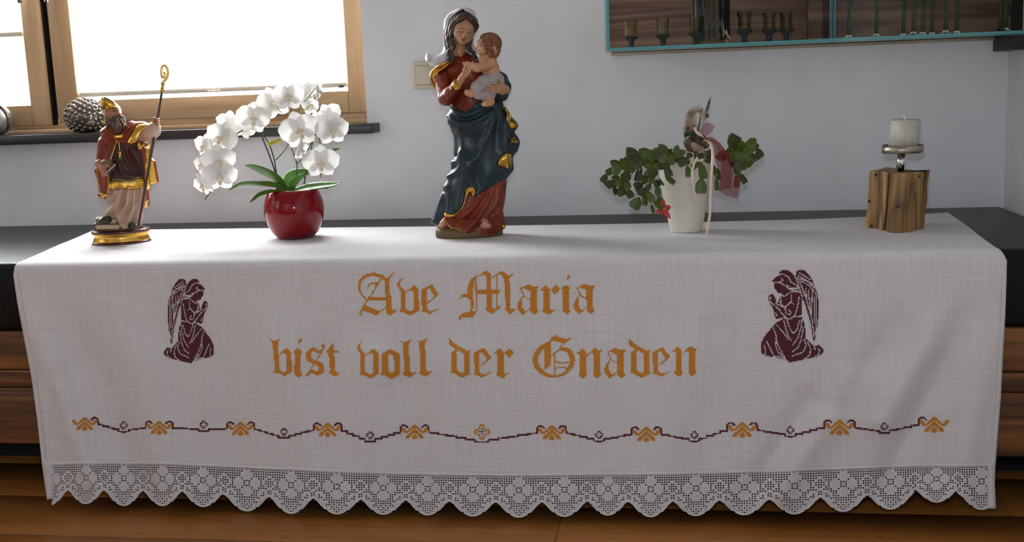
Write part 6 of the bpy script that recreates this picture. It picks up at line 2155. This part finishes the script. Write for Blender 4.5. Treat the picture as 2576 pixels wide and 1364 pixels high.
# collar and brooch
trimb('collar', [(330, 478), (360, 515), (400, 530), (440, 520), (480, 470)], .0035, M_cope, 24)
for nm, r1, r2, m_, off in (('brooch', 26, 14, M_gold, .002), ('brooch_stone', 17, 6, M_shoe, .0045)):
    c = on([bvB], frs, [QQ(415, 535)], off, .03)[0]
    Vx, Fx = blob_geo([(c - frs.R * r1 * .6 * ms / 2.623, r2 * ms / 2.623, c + frs.R * r1 * .6 * ms / 2.623 + frs.U * .001, r2 * ms / 2.623)], .0009, .001)
    add(nm, Vx, Fx, m_, bis)
c = on([bvB], frs, [QQ(422, 630), QQ(426, 655), QQ(430, 688)], .003, .04)
tube('tassel', [c[0], c[0] * .6 + c[1] * .4, c[1], c[2]], [.0025, .0045, .0032, .006], M_gold, bis, seg=12, n=14)
tube('tassel_tip', [c[1] * .4 + c[2] * .6, c[2] + np.array([0, 0, -.001])], [.0048, .0066], M_grn, bis, seg=12)
trimb('tassel_cord', [(416, 560), (420, 600), (424, 630)], .0012, M_gold, 8)
# raised arm, wide sleeve, hand on the staff
blob('sleeve', [(G(560, 520, .016), .0165, G(610, 505, .03), .0185), (G(610, 505, .03), .0190, G(645, 490, .038), .0165), (G(600, 540, .03), .010, G(640, 545, .036), .007), (G(645, 500, .04), .014, G(655, 470, .042), .0105)], M_alb2, bis, res=.0014, k=.006)
blob('cope_shoulder', [(G(520, 480, .0), .015, G(575, 480, .012), .0155), (G(575, 480, .012), .012, G(600, 470, .016), .007)], M_cope, bis, res=.0015, k=.006)
patch('cope_lining', [G(470, 578, .042), G(500, 520, .044), G(545, 462, .042), G(607, 452, .036)], [G(500, 580, .046), G(535, 560, .05), G(560, 510, .05), G(612, 466, .042)], M_gold, bis, 24, 8, .003, .003, frs)
patch('gold_cuff', [G(548, 560, .042), G(565, 590, .044), G(575, 600, .042)], [G(540, 600, .040), G(550, 622, .042), G(590, 575, .046)], M_gold, bis, 14, 6, .004, .004, frs)
st0, st1 = G(547, 1128, .046), G(702, 236, .046)
SP = lambda t: st0 + (st1 - st0) * t
hp = G(667, 437, .046)
hd_ = [(G(650, 462, .042), .0085, G(660, 445, .040), .0080)]
for i in range(4):
    y = 418 + i * 12
    hd_ += [(G(654, y + 6, .042), .0024, G(670, y, .0525), .0023), (G(670, y, .0525), .0023, G(683, y + 2, .046), .0020)]
hd_ += [(G(648, 440, .042), .0038, G(650, 414, .050), .0030)]
blob('hand', hd_, M_face, bis, res=.0008, k=.0012)
tube('crozier_staff', [st0, SP(.5), st1], .0030, M_staff, bis, seg=10, n=12)
tube('crozier_knob', [SP(.995), G(703, 228, .046), G(705, 205, .046), G(708, 180, .046), G(711, 172, .046)], [.0034, .0050, .0036, .0046, .003], M_gold, bis, seg=12, n=24)
tube('crozier_crook', [G(711, 172, .046), G(732, 150, .046), G(740, 115, .046), G(735, 80, .046), G(716, 65, .046), G(700, 82, .046), G(697, 115, .046), G(702, 140, .046), G(714, 145, .046), G(720, 125, .046), G(715, 108, .046)], [.003, .0034, .0032, .003, .003, .003, .003, .0028, .0026, .0024, .003], M_gold, bis, seg=10, n=60)
# left hand with a book at his side
blob('hand', [(G(290, 715, .035), .0105, G(315, 745, .046), .0100)] + [(G(300 + 8 * i, 742 + 3 * i, .052), .0042, G(312 + 9 * i, 790 - 2 * i, .056), .0034) for i in range(4)] + [(G(325, 720, .05), .0045, G(350, 732, .056), .0035)], M_face, bis, res=.0012, k=.003)
blob('bread', [(G(335, 708, .044), (.0135, .0120, .0085), None), (G(330, 722, .044), .010, G(352, 722, .046), .009)], mat('painted_bread', '#7b5a3c', rough=.5, noise=.2, nscale=50), bis, res=.0012, k=.003)
bx_ = [G(322, 785, .06), G(395, 715, .062), G(392, 735, .04), G(330, 800, .036)]
o = add('held_book', np.array(bx_), [(0, 1, 2, 3)], mat('book_slate', '#4a4c50', rough=.4), bis, smooth=False)
solidify(o, .004)
tube('held_book_pages', [bx_[0], bx_[1]], .0016, M_page, bis, seg=6)
# shoes
blob('shoe', [(G(345, 1080, .05), .009, G(318, 1088, .064), .0080), (G(318, 1088, .064), .0080, G(300, 1094, .072), .0055)], M_shoe, bis, res=.0013, k=.004)
blob('shoe', [(G(505, 1125, .052), .009, G(522, 1134, .066), .0075)], M_shoe, bis, res=.0013, k=.004)
# head turned to the right, beard, mitre
hp_ = [(G(378, 375, .004), (.0185, .0195, .022), None), (G(385, 385, .012), (.0150, .0150, .0190), None), (G(405, 368, .022), .0030, G(420, 385, .027), .0036), (G(392, 365, .020), .0050, G(408, 362, .022), .004), (G(395, 395, .020), .009, G(385, 400, .02), .008), (G(360, 430, 0), .012, G(375, 470, .004), .013)]
Vh, Fh = blob_geo(hp_, .0010, .004)
add('head', Vh, Fh, M_face, bis)
bvF = bvh_of(Vh, Fh)
for nm, pts, r, m_ in (('eye', [(380, 368), (388, 367), (395, 371)], .0009, M_shoe), ('eye', [(408, 364), (412, 365), (416, 367)], .0008, M_shoe), ('eyebrow', [(374, 360), (386, 356), (398, 361)], .0008, M_beard), ('lips', [(402, 400), (409, 402), (415, 400)], .0012, M_lips)):
    tube(nm, on([bvF], frs, [QQ(x, y) for x, y in smooth_path(pts, 8)], .0003, .02), r, m_, bis, seg=6)
rg = random.Random(3)
bd = [(G(388, 432, .018), .0085, G(402, 460, .026), .011), (G(402, 460, .026), .011, G(404, 496, .030), .006), (G(346, 405, .006), .008, G(352, 445, .010), .009), (G(436, 430, .02), .005, G(448, 460, .022), .007)]
for (x0, y0, x1, y1, w) in ((345, 375, 338, 420, .008), (352, 380, 350, 440, .016), (365, 400, 362, 460, .022), (375, 410, 385, 480, .03), (395, 420, 400, 505, .036), (412, 418, 425, 495, .036), (425, 408, 450, 478, .03), (432, 405, 462, 460, .022), (440, 400, 470, 470, .016), (400, 400, 380, 410, .03), (418, 398, 432, 405, .028), (340, 420, 342, 460, .01), (445, 450, 460, 490, .02)):
    P_ = [G(x0 + (x1 - x0) * t + 5 * math.sin(6 * t + x0), y0 + (y1 - y0) * t, w) for t in np.linspace(0, 1, 6)]
    for a, b in zip(P_[:-1], P_[1:]):
        bd.append((a, .0029, b, .0025))
blob('beard', bd, M_beard, bis, res=.0010, k=.0016)
# mitre: two pointed leaves with bands, tilted back
Mp = [(327, 360), (305, 345), (296, 310), (296, 275), (312, 270), (340, 275), (372, 292), (400, 315), (420, 345), (424, 366), (395, 350), (360, 350)]
mp2 = smooth_path(Mp + [Mp[0]], 60)[:-1]
nn_ = len(mp2)
layers = []
for w, s_ in ((-.020, .70), (-.012, .93), (0.0, 1.0), (.012, .97), (.020, .86), (.024, .62)):
    cx_, cy_ = mp2.mean(0)
    layers.append([G(cx_ + (x - cx_) * s_, cy_ + (y - cy_) * s_, w) for x, y in mp2])
V = np.concatenate([np.array(l_) for l_ in layers])
F = [tuple(f) for f in grid_faces(nn_, len(layers), wrap=True)] + [tuple(range(nn_ - 1, -1, -1)), tuple((len(layers) - 1) * nn_ + j for j in range(nn_))]
add('mitre', V, F, M_gold, bis)
bvX = bvh_of(V, F)
tube('mitre_band', on([bvX], frs, [QQ(x, y) for x, y in smooth_path([(328, 362), (345, 345), (375, 336), (405, 345), (424, 364)], 20)], .0008, .02), .0022, M_gold, bis, seg=8)
tube('mitre_ridge', on([bvX], frs, [QQ(x, y) for x, y in smooth_path([(308, 345), (316, 310), (310, 276)], 14)], .0010, .02), .0020, M_gold, bis, seg=8)
tube('mitre_ridge', on([bvX], frs, [QQ(x, y) for x, y in smooth_path([(316, 276), (345, 285), (385, 310)], 14)], .0004, .02), .0014, M_plr, bis, seg=8)
patch('mitre_ribbon', [G(322, 360, .008), G(318, 400, .004), G(314, 460, .004)], [G(332, 360, .012), G(328, 400, .01), G(326, 460, .01)], M_gold, bis, 12, 3, .0016)
